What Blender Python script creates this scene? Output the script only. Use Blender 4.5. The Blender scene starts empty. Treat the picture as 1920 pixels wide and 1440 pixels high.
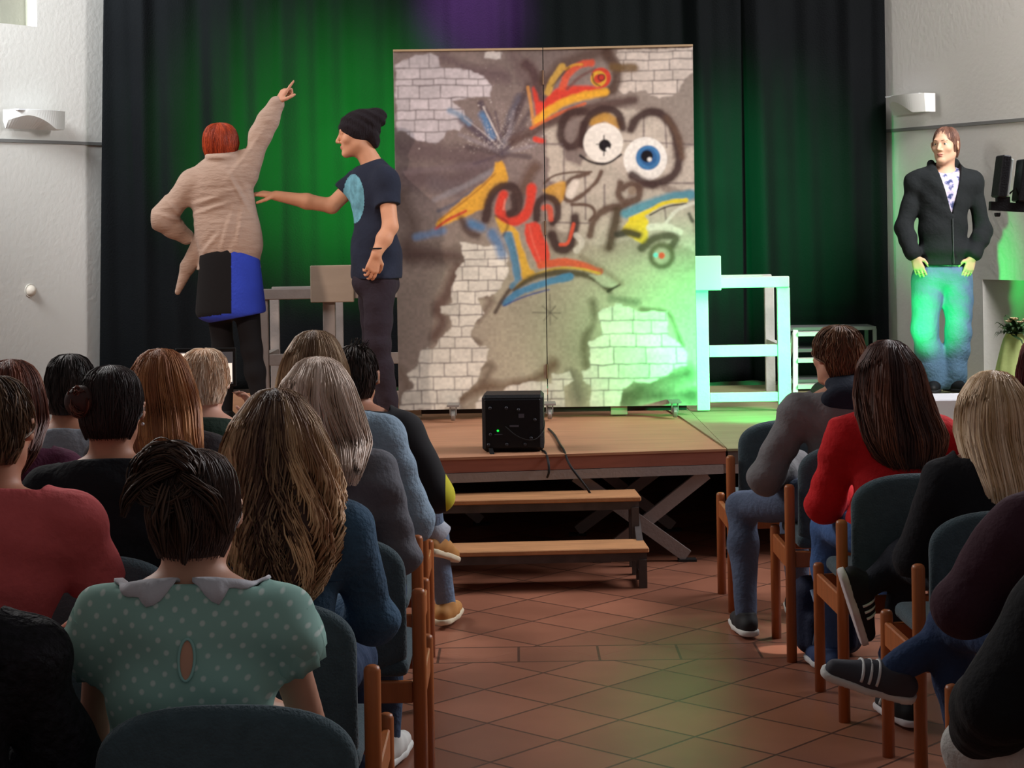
import bpy, math, random
import numpy as np
from mathutils import Vector, Matrix
random.seed(7)
C = bpy.context.scene.collection
PI = math.pi
# ---------------------------------------------------------------- camera, sky, lights, exposure
F, CX, HY, CAMZ, ROLL = 3400.0, 960.0, 430.0, 1.65, math.radians(0.9)
cam_data = bpy.data.cameras.new('camera'); cam = bpy.data.objects.new('camera', cam_data); C.objects.link(cam)
cam_data.sensor_width = 36; cam_data.lens = 36*F/1920; cam_data.shift_y = -(720-HY)/1920
cam_data.clip_start = .05; cam_data.clip_end = 100
cam.matrix_world = Matrix.Translation((0, 0, CAMZ)) @ Matrix.Rotation(PI/2, 4, 'X') @ Matrix.Rotation(-ROLL, 4, 'Z')
bpy.context.scene.camera = cam
sc = bpy.context.scene
sc.view_settings.view_transform = 'Standard'; sc.view_settings.look = 'None'
sc.view_settings.exposure = 0.0; sc.view_settings.gamma = 1; sc.view_settings.use_curve_mapping = False
w = bpy.data.worlds.new('daylight'); sc.world = w; w.use_nodes = True
w.node_tree.nodes['Background'].inputs[0].default_value = (1.0, .96, .94, 1)
w.node_tree.nodes['Background'].inputs[1].default_value = 0.13
sc.cycles.max_bounces = 5; sc.cycles.diffuse_bounces = 3; sc.cycles.glossy_bounces = 2
sc.cycles.use_denoising = True
sc.cycles.sample_clamp_indirect = 3

def aim(o, target):
    d = Vector(target)-o.location
    o.rotation_euler = d.to_track_quat('-Z', 'Y').to_euler()
def spot(name, loc, target, power, color, angle, blend=.8, size=.08):
    l = bpy.data.lights.new(name, 'SPOT'); l.energy = power; l.color = color
    l.spot_size = math.radians(angle); l.spot_blend = blend; l.shadow_soft_size = size
    o = bpy.data.objects.new(name, l); C.objects.link(o); o.location = loc; aim(o, target); return o
def area(name, loc, target, power, color, sx, sy, spread=180):
    l = bpy.data.lights.new(name, 'AREA'); l.energy = power; l.color = color
    l.shape = 'RECTANGLE'; l.size = sx; l.size_y = sy; l.spread = math.radians(spread)
    o = bpy.data.objects.new(name, l); C.objects.link(o); o.location = loc; aim(o, target); return o
# daylight from the right-hand windows, then added fill lamps for walls and audience
area('window_and_fill_light', (4.4, 8.8, 4.2), (-.4, 5.2, .6), 270, (.97, .97, 1), 3.2, 1.8)
area('window_and_fill_light', (-4.6, 9.4, 4.4), (-3.7, 12.6, 3.6), 165, (.93, .97, 1), 2.2, 1.4, 100)  # unseen fill added to brighten the upper left wall
area('window_and_fill_light', (4.6, 8.6, 4.6), (3.4, 12.0, 3.3), 150, (1, .95, .93), 2.2, 1.4, 100)  # added fill washing the right wall, no window seen there
area('window_and_fill_light', (-3.9, 9.0, 4.3), (-1.0, 5.4, .9), 150, (1, .97, .94), 2.4, 1.4)  # extra fill added to lift the blond heads on the left
# warm stage lamps high above the audience
spot('stage_spot', (-2.8, 4.6, 3.9), (-.9, 10.4, 1.6), 620, (1, .80, .66), 34, .7, .12)
spot('stage_spot', (1.3, 4.2, 3.9), (.45, 10.4, 1.55), 560, (1, .84, .76), 26, .8, .12)
# green floods behind the painted panel, washing the curtain
spot('green_flood', (-.50, 10.85, 1.95), (-1.08, 12.55, 2.18), 2600, (.002, 1, .06), 68, 1.0, .10)
spot('green_flood', (.85, 10.9, 1.7), (1.40, 12.55, 1.80), 800, (.002, 1, .24), 64, 1.0, .10)
# green floor flood at the right front of the stage
spot('green_flood', (1.60, 9.72, .83), (1.14, 10.9, .95), 230, (.03, 1, .26), 88, 1.0, .05)
spot('green_flood', (2.26, 10.98, .76), (2.72, 11.58, 1.14), 100, (.004, 1, .14), 50, 1.0, .05)
# faint yellow-green pool that a lamp throws on the tiles of the aisle
spot('green_flood', (1.1, 4.4, 3.6), (.60, 6.15, 0), 34, (.75, 1, .12), 20, 1.0, .1)
# a sliver of sunlight on the tiles under the right-hand chairs
spot('sun_patch', (-2.6, 7.2, 3.7), (1.03, 7.05, 0), 1500, (1, .95, .9), 1.7, .1, .01)
spot('sun_patch', (-2.5, 7.9, 3.7), (.945, 7.62, 0), 700, (1, .95, .9), .6, .1, .01)
# violet spot on the top of the curtain and the panel
spot('violet_spot', (-.25, 10.7, 4.5), (-.25, 12.55, 3.22), 2600, (.72, .20, 1), 24, 1.0, .1)

def P(px, py, Y):
    """the world point at depth Y that the camera sees at a pixel"""
    dx, up = px-CX, HY-py
    c, s = math.cos(ROLL), math.sin(ROLL)
    return np.array([(dx*c+up*s)*Y/F, Y, CAMZ+(-dx*s+up*c)*Y/F])
def lin(r, g, b):
    f = lambda v: (v/255/12.92) if v/255 <= .04045 else ((v/255+.055)/1.055)**2.4
    return (f(r), f(g), f(b))
# ---------------------------------------------------------------- materials
MATS = {}
def mat(name, col, rough=.8, metal=0, bump=0, bscale=60, var=0, vscale=6, stretch=(1, 1, 1), spec=.3, emit=None, sheen=0, lin_col=False):
    if name in MATS: return MATS[name]
    m = bpy.data.materials.new(name); m.use_nodes = True; nt = m.node_tree; b = nt.nodes['Principled BSDF']
    c = col if lin_col else lin(*col)
    b.inputs['Base Color'].default_value = (*c, 1); b.inputs['Roughness'].default_value = rough
    b.inputs['Metallic'].default_value = metal; b.inputs['Specular IOR Level'].default_value = spec
    if sheen: b.inputs['Sheen Weight'].default_value = sheen
    tc = nt.nodes.new('ShaderNodeTexCoord'); mp = nt.nodes.new('ShaderNodeMapping'); mp.inputs['Scale'].default_value = stretch
    nt.links.new(tc.outputs['Object'], mp.inputs[0])
    if var:
        n = nt.nodes.new('ShaderNodeTexNoise'); n.inputs['Scale'].default_value = vscale; n.inputs['Detail'].default_value = 4
        nt.links.new(mp.outputs[0], n.inputs[0])
        r = nt.nodes.new('ShaderNodeValToRGB'); r.color_ramp.elements[0].position = .3; r.color_ramp.elements[1].position = .7
        r.color_ramp.elements[0].color = (*[x*(1-var) for x in c], 1); r.color_ramp.elements[1].color = (*[min(1, x*(1+var)) for x in c], 1)
        nt.links.new(n.outputs[0], r.inputs[0]); nt.links.new(r.outputs[0], b.inputs['Base Color'])
    if bump:
        n = nt.nodes.new('ShaderNodeTexNoise'); n.inputs['Scale'].default_value = bscale; n.inputs['Detail'].default_value = 3
        nt.links.new(mp.outputs[0], n.inputs[0])
        bp = nt.nodes.new('ShaderNodeBump'); bp.inputs['Strength'].default_value = bump; bp.inputs['Distance'].default_value = .02
        nt.links.new(n.outputs[0], bp.inputs['Height']); nt.links.new(bp.outputs[0], b.inputs['Normal'])
    if emit:
        b.inputs['Emission Color'].default_value = (*lin(*emit[:3]), 1); b.inputs['Emission Strength'].default_value = emit[3]
    MATS[name] = m; return m
def attr_mat(name, rough, spec=.3, aniso=0, bump=0):
    if name in MATS: return MATS[name]
    m = bpy.data.materials.new(name); m.use_nodes = True; nt = m.node_tree; b = nt.nodes['Principled BSDF']
    a = nt.nodes.new('ShaderNodeAttribute'); a.attribute_name = 'Col'
    nt.links.new(a.outputs['Color'], b.inputs['Base Color']); b.inputs['Roughness'].default_value = rough
    b.inputs['Specular IOR Level'].default_value = spec
    MATS[name] = m; return m
# ---------------------------------------------------------------- mesh helpers
def mesh_obj(name, V, Fq, material, parent=None, smooth=True, base=None, col=None, slots=None, midx=None, tris=None):
    """link verts and faces (arrays of quads and triangles, or a list) as ONE mesh object"""
    V = np.asarray(V, dtype=np.float32).reshape(-1, 3)
    if base is not None: V = V-np.asarray(base, dtype=np.float32)
    me = bpy.data.meshes.new(name)
    if isinstance(Fq, np.ndarray) and len(Fq):
        n, k = Fq.shape
        me.vertices.add(len(V)); me.vertices.foreach_set('co', V.ravel())
        me.loops.add(n*k); me.loops.foreach_set('vertex_index', Fq.astype(np.int32).ravel())
        me.polygons.add(n); me.polygons.foreach_set('loop_start', np.arange(0, n*k, k, dtype=np.int32))
        me.update(calc_edges=True)
    else:
        me.from_pydata(V.tolist(), [], [list(map(int, f)) for f in Fq])
    me.validate()
    for mm in (slots or [material]): me.materials.append(mm)
    if midx is not None: me.polygons.foreach_set('material_index', np.asarray(midx, dtype=np.int32))
    me.polygons.foreach_set('use_smooth', np.full(len(me.polygons), smooth))
    if col is not None:
        a = me.color_attributes.new('Col', 'FLOAT_COLOR', 'POINT')
        c4 = np.ones((len(V), 4), dtype=np.float32); c4[:, :3] = col; a.data.foreach_set('color', c4.ravel())
    me.update()
    o = bpy.data.objects.new(name, me); C.objects.link(o)
    if parent is not None: o.parent = parent
    return o
class MB:
    """collects simple shapes for one mesh"""
    def __init__(s): s.v = []; s.f = []; s.m = []; s.mi = 0
    def add(s, V, Fc):
        n = len(s.v); s.v += [tuple(map(float, p)) for p in V]; s.f += [[i+n for i in f] for f in Fc]; s.m += [s.mi]*len(Fc); return s
    def box(s, a, b, bev=0, rot=None, org=None):
        (x0, y0, z0), (x1, y1, z1) = a, b
        if bev:
            e = bev; V = []; 
            ctr = np.array([(x0+x1)/2, (y0+y1)/2, (z0+z1)/2]); h = np.array([abs(x1-x0)/2, abs(y1-y0)/2, abs(z1-z0)/2]); e = min(e, *(h*.9))
            import itertools
            idx = {}
            for sx, sy, sz in itertools.product((-1, 1), repeat=3):
                for ax in range(3):
                    q = np.array([sx, sy, sz])*(h-e); q[ax] += (sx, sy, sz)[ax]*e; idx[(sx, sy, sz, ax)] = len(V); V.append(ctr+q)
            Fc = []
            for ax in range(3):
                o1, o2 = [(1, 2), (2, 0), (0, 1)][ax]
                for sg in (-1, 1):
                    f = []
                    for u, v_ in ((-1, -1), (1, -1), (1, 1), (-1, 1)):
                        k = [0, 0, 0]; k[ax] = sg; k[o1] = u; k[o2] = v_; f.append(idx[(*k, ax)])
                    Fc.append(f if sg > 0 else f[::-1])
            for ax in range(3):
                o1, o2 = [(1, 2), (2, 0), (0, 1)][ax]
                for u in (-1, 1):
                    for v_ in (-1, 1):
                        k0 = [0, 0, 0]; k0[ax] = -1; k0[o1] = u; k0[o2] = v_; k1 = list(k0); k1[ax] = 1
                        f = [idx[(*k0, o1)], idx[(*k1, o1)], idx[(*k1, o2)], idx[(*k0, o2)]]
                        Fc.append(f if u*v_ < 0 else f[::-1])
            for sx, sy, sz in itertools.product((-1, 1), repeat=3):
                f = [idx[(sx, sy, sz, a_)] for a_ in range(3)]; Fc.append(f if sx*sy*sz > 0 else f[::-1])
        else:
            V = [(x0, y0, z0), (x1, y0, z0), (x1, y1, z0), (x0, y1, z0), (x0, y0, z1), (x1, y0, z1), (x1, y1, z1), (x0, y1, z1)]
            Fc = [(0, 3, 2, 1), (4, 5, 6, 7), (0, 1, 5, 4), (1, 2, 6, 5), (2, 3, 7, 6), (3, 0, 4, 7)]
        if rot is not None:
            V = [np.array(rot @ Vector(np.asarray(p)-org))+org for p in V]
        return s.add(V, Fc)
    def beam(s, a, b, w, t, up=(0, 0, 1)):
        """a board of width w (along up's side) and thickness t from a to b"""
        a, b = Vector(a), Vector(b); d = (b-a).normalized(); u = Vector(up); sd = d.cross(u).normalized(); u = sd.cross(d).normalized()
        V = []
        for p in (a, b):
            for i, j in ((-1, -1), (1, -1), (1, 1), (-1, 1)): V.append(p+sd*(t/2*i)+u*(w/2*j))
        return s.add(V, [(0, 1, 2, 3), (7, 6, 5, 4), (0, 4, 5, 1), (1, 5, 6, 2), (2, 6, 7, 3), (3, 7, 4, 0)])
    def tube(s, pts, r, n=10, cap=True):
        pts = [Vector(np.asarray(p, dtype=float)) for p in pts]; R = r if hasattr(r, '__len__') else [r]*len(pts)
        V = []; up = Vector((0, 0, 1)); ref = None
        for i, p in enumerate(pts):
            d = (pts[min(i+1, len(pts)-1)]-pts[max(i-1, 0)]).normalized()
            if ref is None: ref = d.cross(up) if abs(d.z) < .9 else d.cross(Vector((0, 1, 0)))
            ref = (ref-d*ref.dot(d)).normalized(); q = d.cross(ref)
            for k in range(n):
                a = 2*PI*k/n; V.append(p+(ref*math.cos(a)+q*math.sin(a))*R[i])
        Fc = []
        for i in range(len(pts)-1):
            for k in range(n):
                k2 = (k+1) % n; Fc.append((i*n+k, i*n+k2, (i+1)*n+k2, (i+1)*n+k))
        if cap: Fc += [tuple(range(n))[::-1], tuple(range((len(pts)-1)*n, len(pts)*n))]
        return s.add(V, Fc)
    def lathe(s, prof, org, n=20, axis='Z'):
        V = []; Fc = []
        for r, z in prof:
            for k in range(n):
                a = 2*PI*k/n; p = (r*math.cos(a), r*math.sin(a), z)
                if axis == 'Y': p = (p[0], p[2], p[1])
                if axis == 'X': p = (p[2], p[0], p[1])
                V.append(np.array(p)+np.array(org))
        for i in range(len(prof)-1):
            for k in range(n):
                k2 = (k+1) % n; Fc.append((i*n+k, i*n+k2, (i+1)*n+k2, (i+1)*n+k))
        Fc += [tuple(range(n))[::-1], tuple(range((len(prof)-1)*n, len(prof)*n))]
        return s.add(V, Fc)
    def build(s, name, material, parent=None, base=None, smooth=False, slots=None):
        return mesh_obj(name, s.v, s.f, material, parent, smooth, base, slots=slots, midx=s.m if slots else None)
def empty(name, loc, label, cat, group=None):
    o = bpy.data.objects.new(name, None); C.objects.link(o); o.location = [float(x) for x in loc]; o.empty_display_size = .1
    tag(o, label, cat, group); return o
def tag(o, label=None, cat=None, group=None, kind=None):
    if label: o['label'] = label
    if cat: o['category'] = cat
    if group: o['group'] = group
    if kind: o['kind'] = kind
    return o
# ---------------------------------------------------------------- smooth-blended solids
class Solid:
    def __init__(s, lo, hi, vox):
        s.lo = np.array(lo, float); s.v = vox
        s.n = np.ceil((np.array(hi)-s.lo)/vox).astype(int)+1
        s.D = np.full(s.n, 10., dtype=np.float32)
        s.ax = [s.lo[i]+np.arange(s.n[i])*vox for i in range(3)]
    def block(s, lo, hi):
        i0 = np.clip(np.floor((lo-s.lo)/s.v).astype(int), 0, s.n-1); i1 = np.clip(np.ceil((hi-s.lo)/s.v).astype(int)+1, 1, s.n)
        i1 = np.maximum(i1, i0+1)
        sl = tuple(slice(a, b) for a, b in zip(i0, i1))
        X, Y, Z = np.meshgrid(*[s.ax[i][sl[i]] for i in range(3)], indexing='ij')
        return sl, X.astype(np.float32), Y.astype(np.float32), Z.astype(np.float32)
    def _merge(s, sl, d, k, sub=False):
        D = s.D[sl]
        if sub:
            d = -d
            if k > 0:
                h = np.clip(.5-.5*(D-d)/k, 0, 1); s.D[sl] = D*(1-h)+d*h+k*h*(1-h)
            else: s.D[sl] = np.maximum(D, d)
            return
        if k > 0:
            h = np.clip(.5+.5*(D-d)/k, 0, 1); s.D[sl] = D*(1-h)+d*h-k*h*(1-h)
        else: s.D[sl] = np.minimum(D, d)
    def cone(s, a, b, ra, rb=None, k=.02, sub=False, cap=False):
        rb = ra if rb is None else rb; a = np.asarray(a, float); b = np.asarray(b, float)
        m = max(ra, rb)+k+3*s.v; sl, X, Y, Z = s.block(np.minimum(a, b)-m, np.maximum(a, b)+m)
        d = b-a; L2 = float(d@d)+1e-12
        t = np.clip(((X-a[0])*d[0]+(Y-a[1])*d[1]+(Z-a[2])*d[2])/L2, 0, 1)
        q = np.sqrt((X-a[0]-t*d[0])**2+(Y-a[1]-t*d[1])**2+(Z-a[2]-t*d[2])**2)-(ra+(rb-ra)*t)
        if cap: q = np.maximum(q, ((X-b[0])*d[0]+(Y-b[1])*d[1]+(Z-b[2])*d[2])/math.sqrt(L2))
        s._merge(sl, q, k, sub); return s
    def ell(s, c, r, R=None, k=.02, sub=False):
        c = np.asarray(c, float); r = np.asarray(r, float); R = np.eye(3) if R is None else R
        m = r.max()+k+3*s.v; sl, X, Y, Z = s.block(c-m, c+m)
        p = [(X-c[0])*R[0][i]+(Y-c[1])*R[1][i]+(Z-c[2])*R[2][i] for i in range(3)]
        k0 = np.sqrt((p[0]/r[0])**2+(p[1]/r[1])**2+(p[2]/r[2])**2)+1e-6
        k1 = np.sqrt((p[0]/r[0]**2)**2+(p[1]/r[1]**2)**2+(p[2]/r[2]**2)**2)+1e-6
        s._merge(sl, k0*(k0-1)/k1, k, sub); return s
    def rbox(s, c, h, rr, R=None, k=.02, sub=False):
        c = np.asarray(c, float); h = np.asarray(h, float); R = np.eye(3) if R is None else R
        m = np.linalg.norm(h)+k+3*s.v; sl, X, Y, Z = s.block(c-m, c+m)
        q = [np.abs((X-c[0])*R[0][i]+(Y-c[1])*R[1][i]+(Z-c[2])*R[2][i])-(h[i]-rr) for i in range(3)]
        d = np.sqrt(sum(np.maximum(x, 0)**2 for x in q))+np.minimum(np.maximum(q[0], np.maximum(q[1], q[2])), 0)-rr
        s._merge(sl, d, k, sub); return s
    def cut(s, p, n, near=None):
        """remove the side of the plane that n points to (only within near = (centre, radius))"""
        n = np.asarray(n, float)/np.linalg.norm(n); p = np.asarray(p, float)
        if near is None: sl, X, Y, Z = s.block(s.lo, s.lo+s.n*s.v)
        else: sl, X, Y, Z = s.block(np.asarray(near[0])-near[1], np.asarray(near[0])+near[1])
        d = (X-p[0])*n[0]+(Y-p[1])*n[1]+(Z-p[2])*n[2]
        s.D[sl] = np.maximum(s.D[sl], d); return s
    def folds(s, amp, freq, seed=0, direction=(0, 0, 1)):
        """cloth wrinkles: gentle ridges running across direction"""
        rs = np.random.RandomState(seed); sl, X, Y, Z = s.block(s.lo, s.lo+s.n*s.v); g = np.zeros_like(X)
        dr = np.asarray(direction, float)
        for i in range(5):
            k = (dr*freq*rs.uniform(.5, 1.3)+rs.normal(0, freq*.3, 3))*2*PI; g += np.sin(X*k[0]+Y*k[1]+Z*k[2]+rs.uniform(0, 7)+1.5*np.sin(X*9+Z*7+i))
        s.D += (amp*g/2).astype(np.float32); return s
    def mesh(s):
        D = s.D.copy(); D[0] = D[-1] = 1; D[:, 0] = D[:, -1] = 1; D[:, :, 0] = D[:, :, -1] = 1
        neg = D < 0
        c = np.zeros(np.array(D.shape)-1, dtype=np.int8)
        offs = [(i, j, k) for i in (0, 1) for j in (0, 1) for k in (0, 1)]
        for (i, j, k) in offs: c += neg[i:D.shape[0]-1+i, j:D.shape[1]-1+j, k:D.shape[2]-1+k]
        act = (c > 0) & (c < 8); I = np.argwhere(act); idx = np.full(c.shape, -1, np.int32); idx[act] = np.arange(len(I))
        acc = np.zeros((len(I), 3)); n = np.zeros(len(I))
        for a in offs:
            for ax in range(3):
                if a[ax]: continue
                b = list(a); b[ax] = 1
                d1 = D[I[:, 0]+a[0], I[:, 1]+a[1], I[:, 2]+a[2]]; d2 = D[I[:, 0]+b[0], I[:, 1]+b[1], I[:, 2]+b[2]]
                cr = (d1 < 0) != (d2 < 0); d1 = np.clip(d1, -1, 1); d2 = np.clip(d2, -1, 1); t = np.where(cr, d1/(d1-d2+1e-12), 0)
                p = np.tile(np.array(a, float), (len(I), 1)); p[:, ax] += t; acc[cr] += p[cr]; n += cr
        V = (I+acc/n[:, None])*s.v+s.lo
        Q = []
        for ax in range(3):
            o1, o2 = [(1, 2), (2, 0), (0, 1)][ax]
            s0 = [slice(None)]*3; s1 = [slice(None)]*3; s0[ax] = slice(0, -1); s1[ax] = slice(1, None)
            e = neg[tuple(s0)] != neg[tuple(s1)]; first = neg[tuple(s0)]
            E = np.argwhere(e); ok = (E[:, o1] > 0) & (E[:, o2] > 0) & (E[:, o1] < c.shape[o1]) & (E[:, o2] < c.shape[o2]); E = E[ok]
            fl = first[E[:, 0], E[:, 1], E[:, 2]]
            def at(d1, d2):
                q = E.copy(); q[:, o1] += d1; q[:, o2] += d2; return idx[q[:, 0], q[:, 1], q[:, 2]]
            q = np.stack([at(-1, -1), at(0, -1), at(0, 0), at(-1, 0)], 1); q[~fl] = q[~fl][:, ::-1]; Q.append(q)
        Q = np.concatenate(Q); Q = Q[(Q >= 0).all(1)]
        # light smoothing
        for lam in (.5, -.35, .5, -.35):
            acc = np.zeros_like(V); n = np.zeros(len(V))
            for i in range(4):
                a, b = Q[:, i], Q[:, (i+1) % 4]
                for j in range(3):
                    acc[:, j] += np.bincount(a, V[b, j], len(V))+np.bincount(b, V[a, j], len(V))
                n += np.bincount(a, minlength=len(V))+np.bincount(b, minlength=len(V))
            V = V+lam*(acc/np.maximum(n, 1)[:, None]-V)
        return V, Q
    def build(s, name, material, parent, base, **kw):
        V, Q = s.mesh()
        return mesh_obj(name, V, Q, material, parent, True, base, **kw)
def frame(right, up):
    u = np.asarray(up, float); u = u/np.linalg.norm(u); r = np.asarray(right, float); r = r-u*(r@u); r /= np.linalg.norm(r)
    return np.stack([r, np.cross(u, r), u], 1)      # columns: right, forward, up
def rotz(a): return np.array([[math.cos(a), -math.sin(a), 0], [math.sin(a), math.cos(a), 0], [0, 0, 1]])
def rotx(a): return np.array([[1, 0, 0], [0, math.cos(a), -math.sin(a)], [0, math.sin(a), math.cos(a)]])
def roty(a): return np.array([[math.cos(a), 0, math.sin(a)], [0, 1, 0], [-math.sin(a), 0, math.cos(a)]])
# ---------------------------------------------------------------- the hall: floor, walls, curtain, niche
def floor_mat():
    m = bpy.data.materials.new('terracotta_tiles'); m.use_nodes = True; nt = m.node_tree; N = nt.nodes.new; L = nt.links.new; b = nt.nodes['Principled BSDF']
    tc = N('ShaderNodeTexCoord'); mp = N('ShaderNodeMapping'); mp.inputs['Rotation'].default_value = (0, 0, math.radians(43)); mp.inputs['Location'].default_value = (.12, .05, 0); L(tc.outputs['Object'], mp.inputs[0])
    def brick(vec, w_, h_, off):
        n = N('ShaderNodeTexBrick'); n.offset = off; n.inputs['Scale'].default_value = 1; n.inputs['Brick Width'].default_value = w_; n.inputs['Row Height'].default_value = h_
        n.inputs['Mortar Size'].default_value = .006; n.inputs['Mortar Smooth'].default_value = .3; n.inputs['Bias'].default_value = 0
        n.inputs['Color1'].default_value = (*lin(172, 112, 88), 1); n.inputs['Color2'].default_value = (*lin(140, 90, 70), 1); n.inputs['Mortar'].default_value = (*lin(88, 58, 46), 1); L(vec, n.inputs[0]); return n
    b1 = brick(mp.outputs[0], .315, .315, 0); b2 = brick(tc.outputs['Object'], .31, 3.0, 0)
    # the straight course of tiles that crosses the aisle
    sx = N('ShaderNodeSeparateXYZ'); L(tc.outputs['Object'], sx.inputs[0])
    def m_(op, a, v): n = N('ShaderNodeMath'); n.operation = op; L(a, n.inputs[0]); n.inputs[1].default_value = v; return n
    y2 = m_('SUBTRACT', sx.outputs[1], 7.04); ab = N('ShaderNodeMath'); ab.operation = 'ABSOLUTE'; L(y2.outputs[0], ab.inputs[0])
    ins = m_('LESS_THAN', ab.outputs[0], .125); edge = N('ShaderNodeMath'); edge.operation = 'COMPARE'; L(ab.outputs[0], edge.inputs[0]); edge.inputs[1].default_value = .125; edge.inputs[2].default_value = .006
    mx = N('ShaderNodeMix'); mx.data_type = 'RGBA'; L(ins.outputs[0], mx.inputs[0]); L(b1.outputs[0], mx.inputs[6]); L(b2.outputs[0], mx.inputs[7])
    mx2 = N('ShaderNodeMix'); mx2.data_type = 'RGBA'; L(edge.outputs[0], mx2.inputs[0]); L(mx.outputs[2], mx2.inputs[6]); mx2.inputs[7].default_value = (*lin(88, 58, 46), 1)
    n = N('ShaderNodeTexNoise'); n.inputs['Scale'].default_value = 3; n.inputs['Detail'].default_value = 5; L(tc.outputs['Object'], n.inputs[0])
    mm = N('ShaderNodeMix'); mm.data_type = 'RGBA'; mm.blend_type = 'MULTIPLY'; mm.inputs[0].default_value = .5; L(mx2.outputs[2], mm.inputs[6])
    rp = N('ShaderNodeValToRGB'); rp.color_ramp.elements[0].color = (.55, .5, .5, 1); rp.color_ramp.elements[1].color = (1, 1, 1, 1); rp.color_ramp.elements[0].position = .3; rp.color_ramp.elements[1].position = .7
    L(n.outputs[0], rp.inputs[0]); L(rp.outputs[0], mm.inputs[7]); L(mm.outputs[2], b.inputs['Base Color']); b.inputs['Roughness'].default_value = .36; b.inputs['Specular IOR Level'].default_value = .55
    bp = N('ShaderNodeBump'); bp.inputs['Strength'].default_value = .25; bp.inputs['Distance'].default_value = .01; L(b1.outputs['Fac'], bp.inputs['Height']); bp.invert = True; L(bp.outputs[0], b.inputs['Normal'])
    return m
fl = MB().add([(-6, -1, 0), (6, -1, 0), (6, 15, 0), (-6, 15, 0)], [(0, 1, 2, 3)]).build('floor', floor_mat()); tag(fl, kind='structure')
WALL = mat('white_plaster', (214, 212, 206), .9, bump=.12, bscale=30, var=.03, vscale=1.2)
YL, YR = 12.76, 12.66
A = P(188, 262, YL); B = P(0, 262, 12.08); dl = (B-A)/np.linalg.norm(B-A); A = A-dl*.35; Bf = A+dl*3.0
D_ = P(1668, 262, YR); E = P(1920, 262, 11.53); dr = (E-D_)/np.linalg.norm(E-D_); D0 = D_-dr*.5; Ef = D_+dr*3.0
ZC = 2.285
def wall(name, a, b, z0, z1, holes=(), thick=.12, out=None):
    """vertical wall between plan points a and b with rectangular holes (s0, s1, z0, z1) measured from a; the thickness lies behind"""
    a = np.array(a[:2]); b = np.array(b[:2]); L_ = np.linalg.norm(b-a); d = (b-a)/L_; nb = np.array(out)
    m = MB(); ss = sorted({0, L_, *[h[0] for h in holes], *[h[1] for h in holes]}); zs = sorted({z0, z1, *[h[2] for h in holes], *[h[3] for h in holes]})
    for i in range(len(ss)-1):
        for j in range(len(zs)-1):
            sm_, zm = (ss[i]+ss[i+1])/2, (zs[j]+zs[j+1])/2
            if any(h[0] < sm_ < h[1] and h[2] < zm < h[3] for h in holes): continue
            V = [(*(a+d*s_+nb*t), z) for t in (0, thick) for s_, z in ((ss[i], zs[j]), (ss[i+1], zs[j]), (ss[i+1], zs[j+1]), (ss[i], zs[j+1]))]
            m.add(V, [(0, 1, 2, 3), (7, 6, 5, 4), (0, 4, 5, 1), (1, 5, 6, 2), (2, 6, 7, 3), (3, 7, 4, 0)])
    o = m.build(name, WALL); tag(o, kind='structure'); return o
nL = np.array([-.75, .66]); nR = np.array([dr[1], -dr[0]]); nR = nR/np.linalg.norm(nR); nR = nR if nR[1] > 0 else -nR
nL = np.array([dl[1], -dl[0]]); nL = nL if nL[1] > 0 else -nL
def lproj(px, py):        # the point of the left wall behind a pixel: distance from A, height
    best = min(np.linspace(-.2, 1.6, 400), key=lambda s_: abs(px_of(A+dl*s_, py)-px)); p = A+dl*best; return best, P(px, py, p[1])[2]
def px_of(p, py):
    dx, up = p[0]*F/p[1], 0; c, s = math.cos(ROLL), math.sin(ROLL); return CX+(dx-(HY-py)*s)/c
def rproj(px, py):
    best = min(np.linspace(-.2, 3.2, 800), key=lambda s_: abs(px_of(D0+dr*s_, py)-px)); p = D0+dr*best; return best, P(px, py, p[1])[2]
# window niche high in the left wall, flower niche low in the right wall
s0, zt = lproj(70, 50); s1 = s0+1.2
wall('wall_left', A, Bf, 0, 5.2, [(s0, s1, zt, zt+1.2)], .10, nL)
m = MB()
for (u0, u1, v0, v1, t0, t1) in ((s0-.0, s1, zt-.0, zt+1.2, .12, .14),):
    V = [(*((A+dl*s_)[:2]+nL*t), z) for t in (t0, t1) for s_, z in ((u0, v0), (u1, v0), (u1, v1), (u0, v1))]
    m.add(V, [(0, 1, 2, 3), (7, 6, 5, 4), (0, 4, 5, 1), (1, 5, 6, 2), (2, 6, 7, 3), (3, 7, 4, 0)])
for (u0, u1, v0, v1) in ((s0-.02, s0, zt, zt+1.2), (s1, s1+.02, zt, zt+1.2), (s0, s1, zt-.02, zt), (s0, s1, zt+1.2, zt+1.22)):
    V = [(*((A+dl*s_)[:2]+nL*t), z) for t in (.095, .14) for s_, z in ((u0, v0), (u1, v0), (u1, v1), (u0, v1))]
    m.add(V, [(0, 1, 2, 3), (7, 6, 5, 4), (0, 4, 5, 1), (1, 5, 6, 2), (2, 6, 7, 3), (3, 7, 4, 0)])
o = m.build('wall_niche_left', mat('niche_shade_plaster', (150, 150, 136), .9, bump=.1, bscale=30)); tag(o, kind='structure')  # shade of the recess put into a darker plaster colour
r0, rz1 = rproj(1842, 524); r1 = r0+.85; rz0 = rz1-1.0
wall('wall_right', D0, Ef, 0, 5.2, [(r0, r1, rz0, rz1)], .10, nR)
m = MB()
def niche_quad(pts): n_ = len(m.v); m.add([(*((D0+dr*s_)[:2]+nR*t), z) for s_, t, z in pts], [(0, 1, 2, 3)])
niche_quad([(r0, .0, rz0), (r0+.28, .35, rz0), (r0+.28, .35, rz1), (r0, .0, rz1)]); niche_quad([(r0+.28, .35, rz0), (r1, .35, rz0), (r1, .35, rz1), (r0+.28, .35, rz1)])
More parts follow.
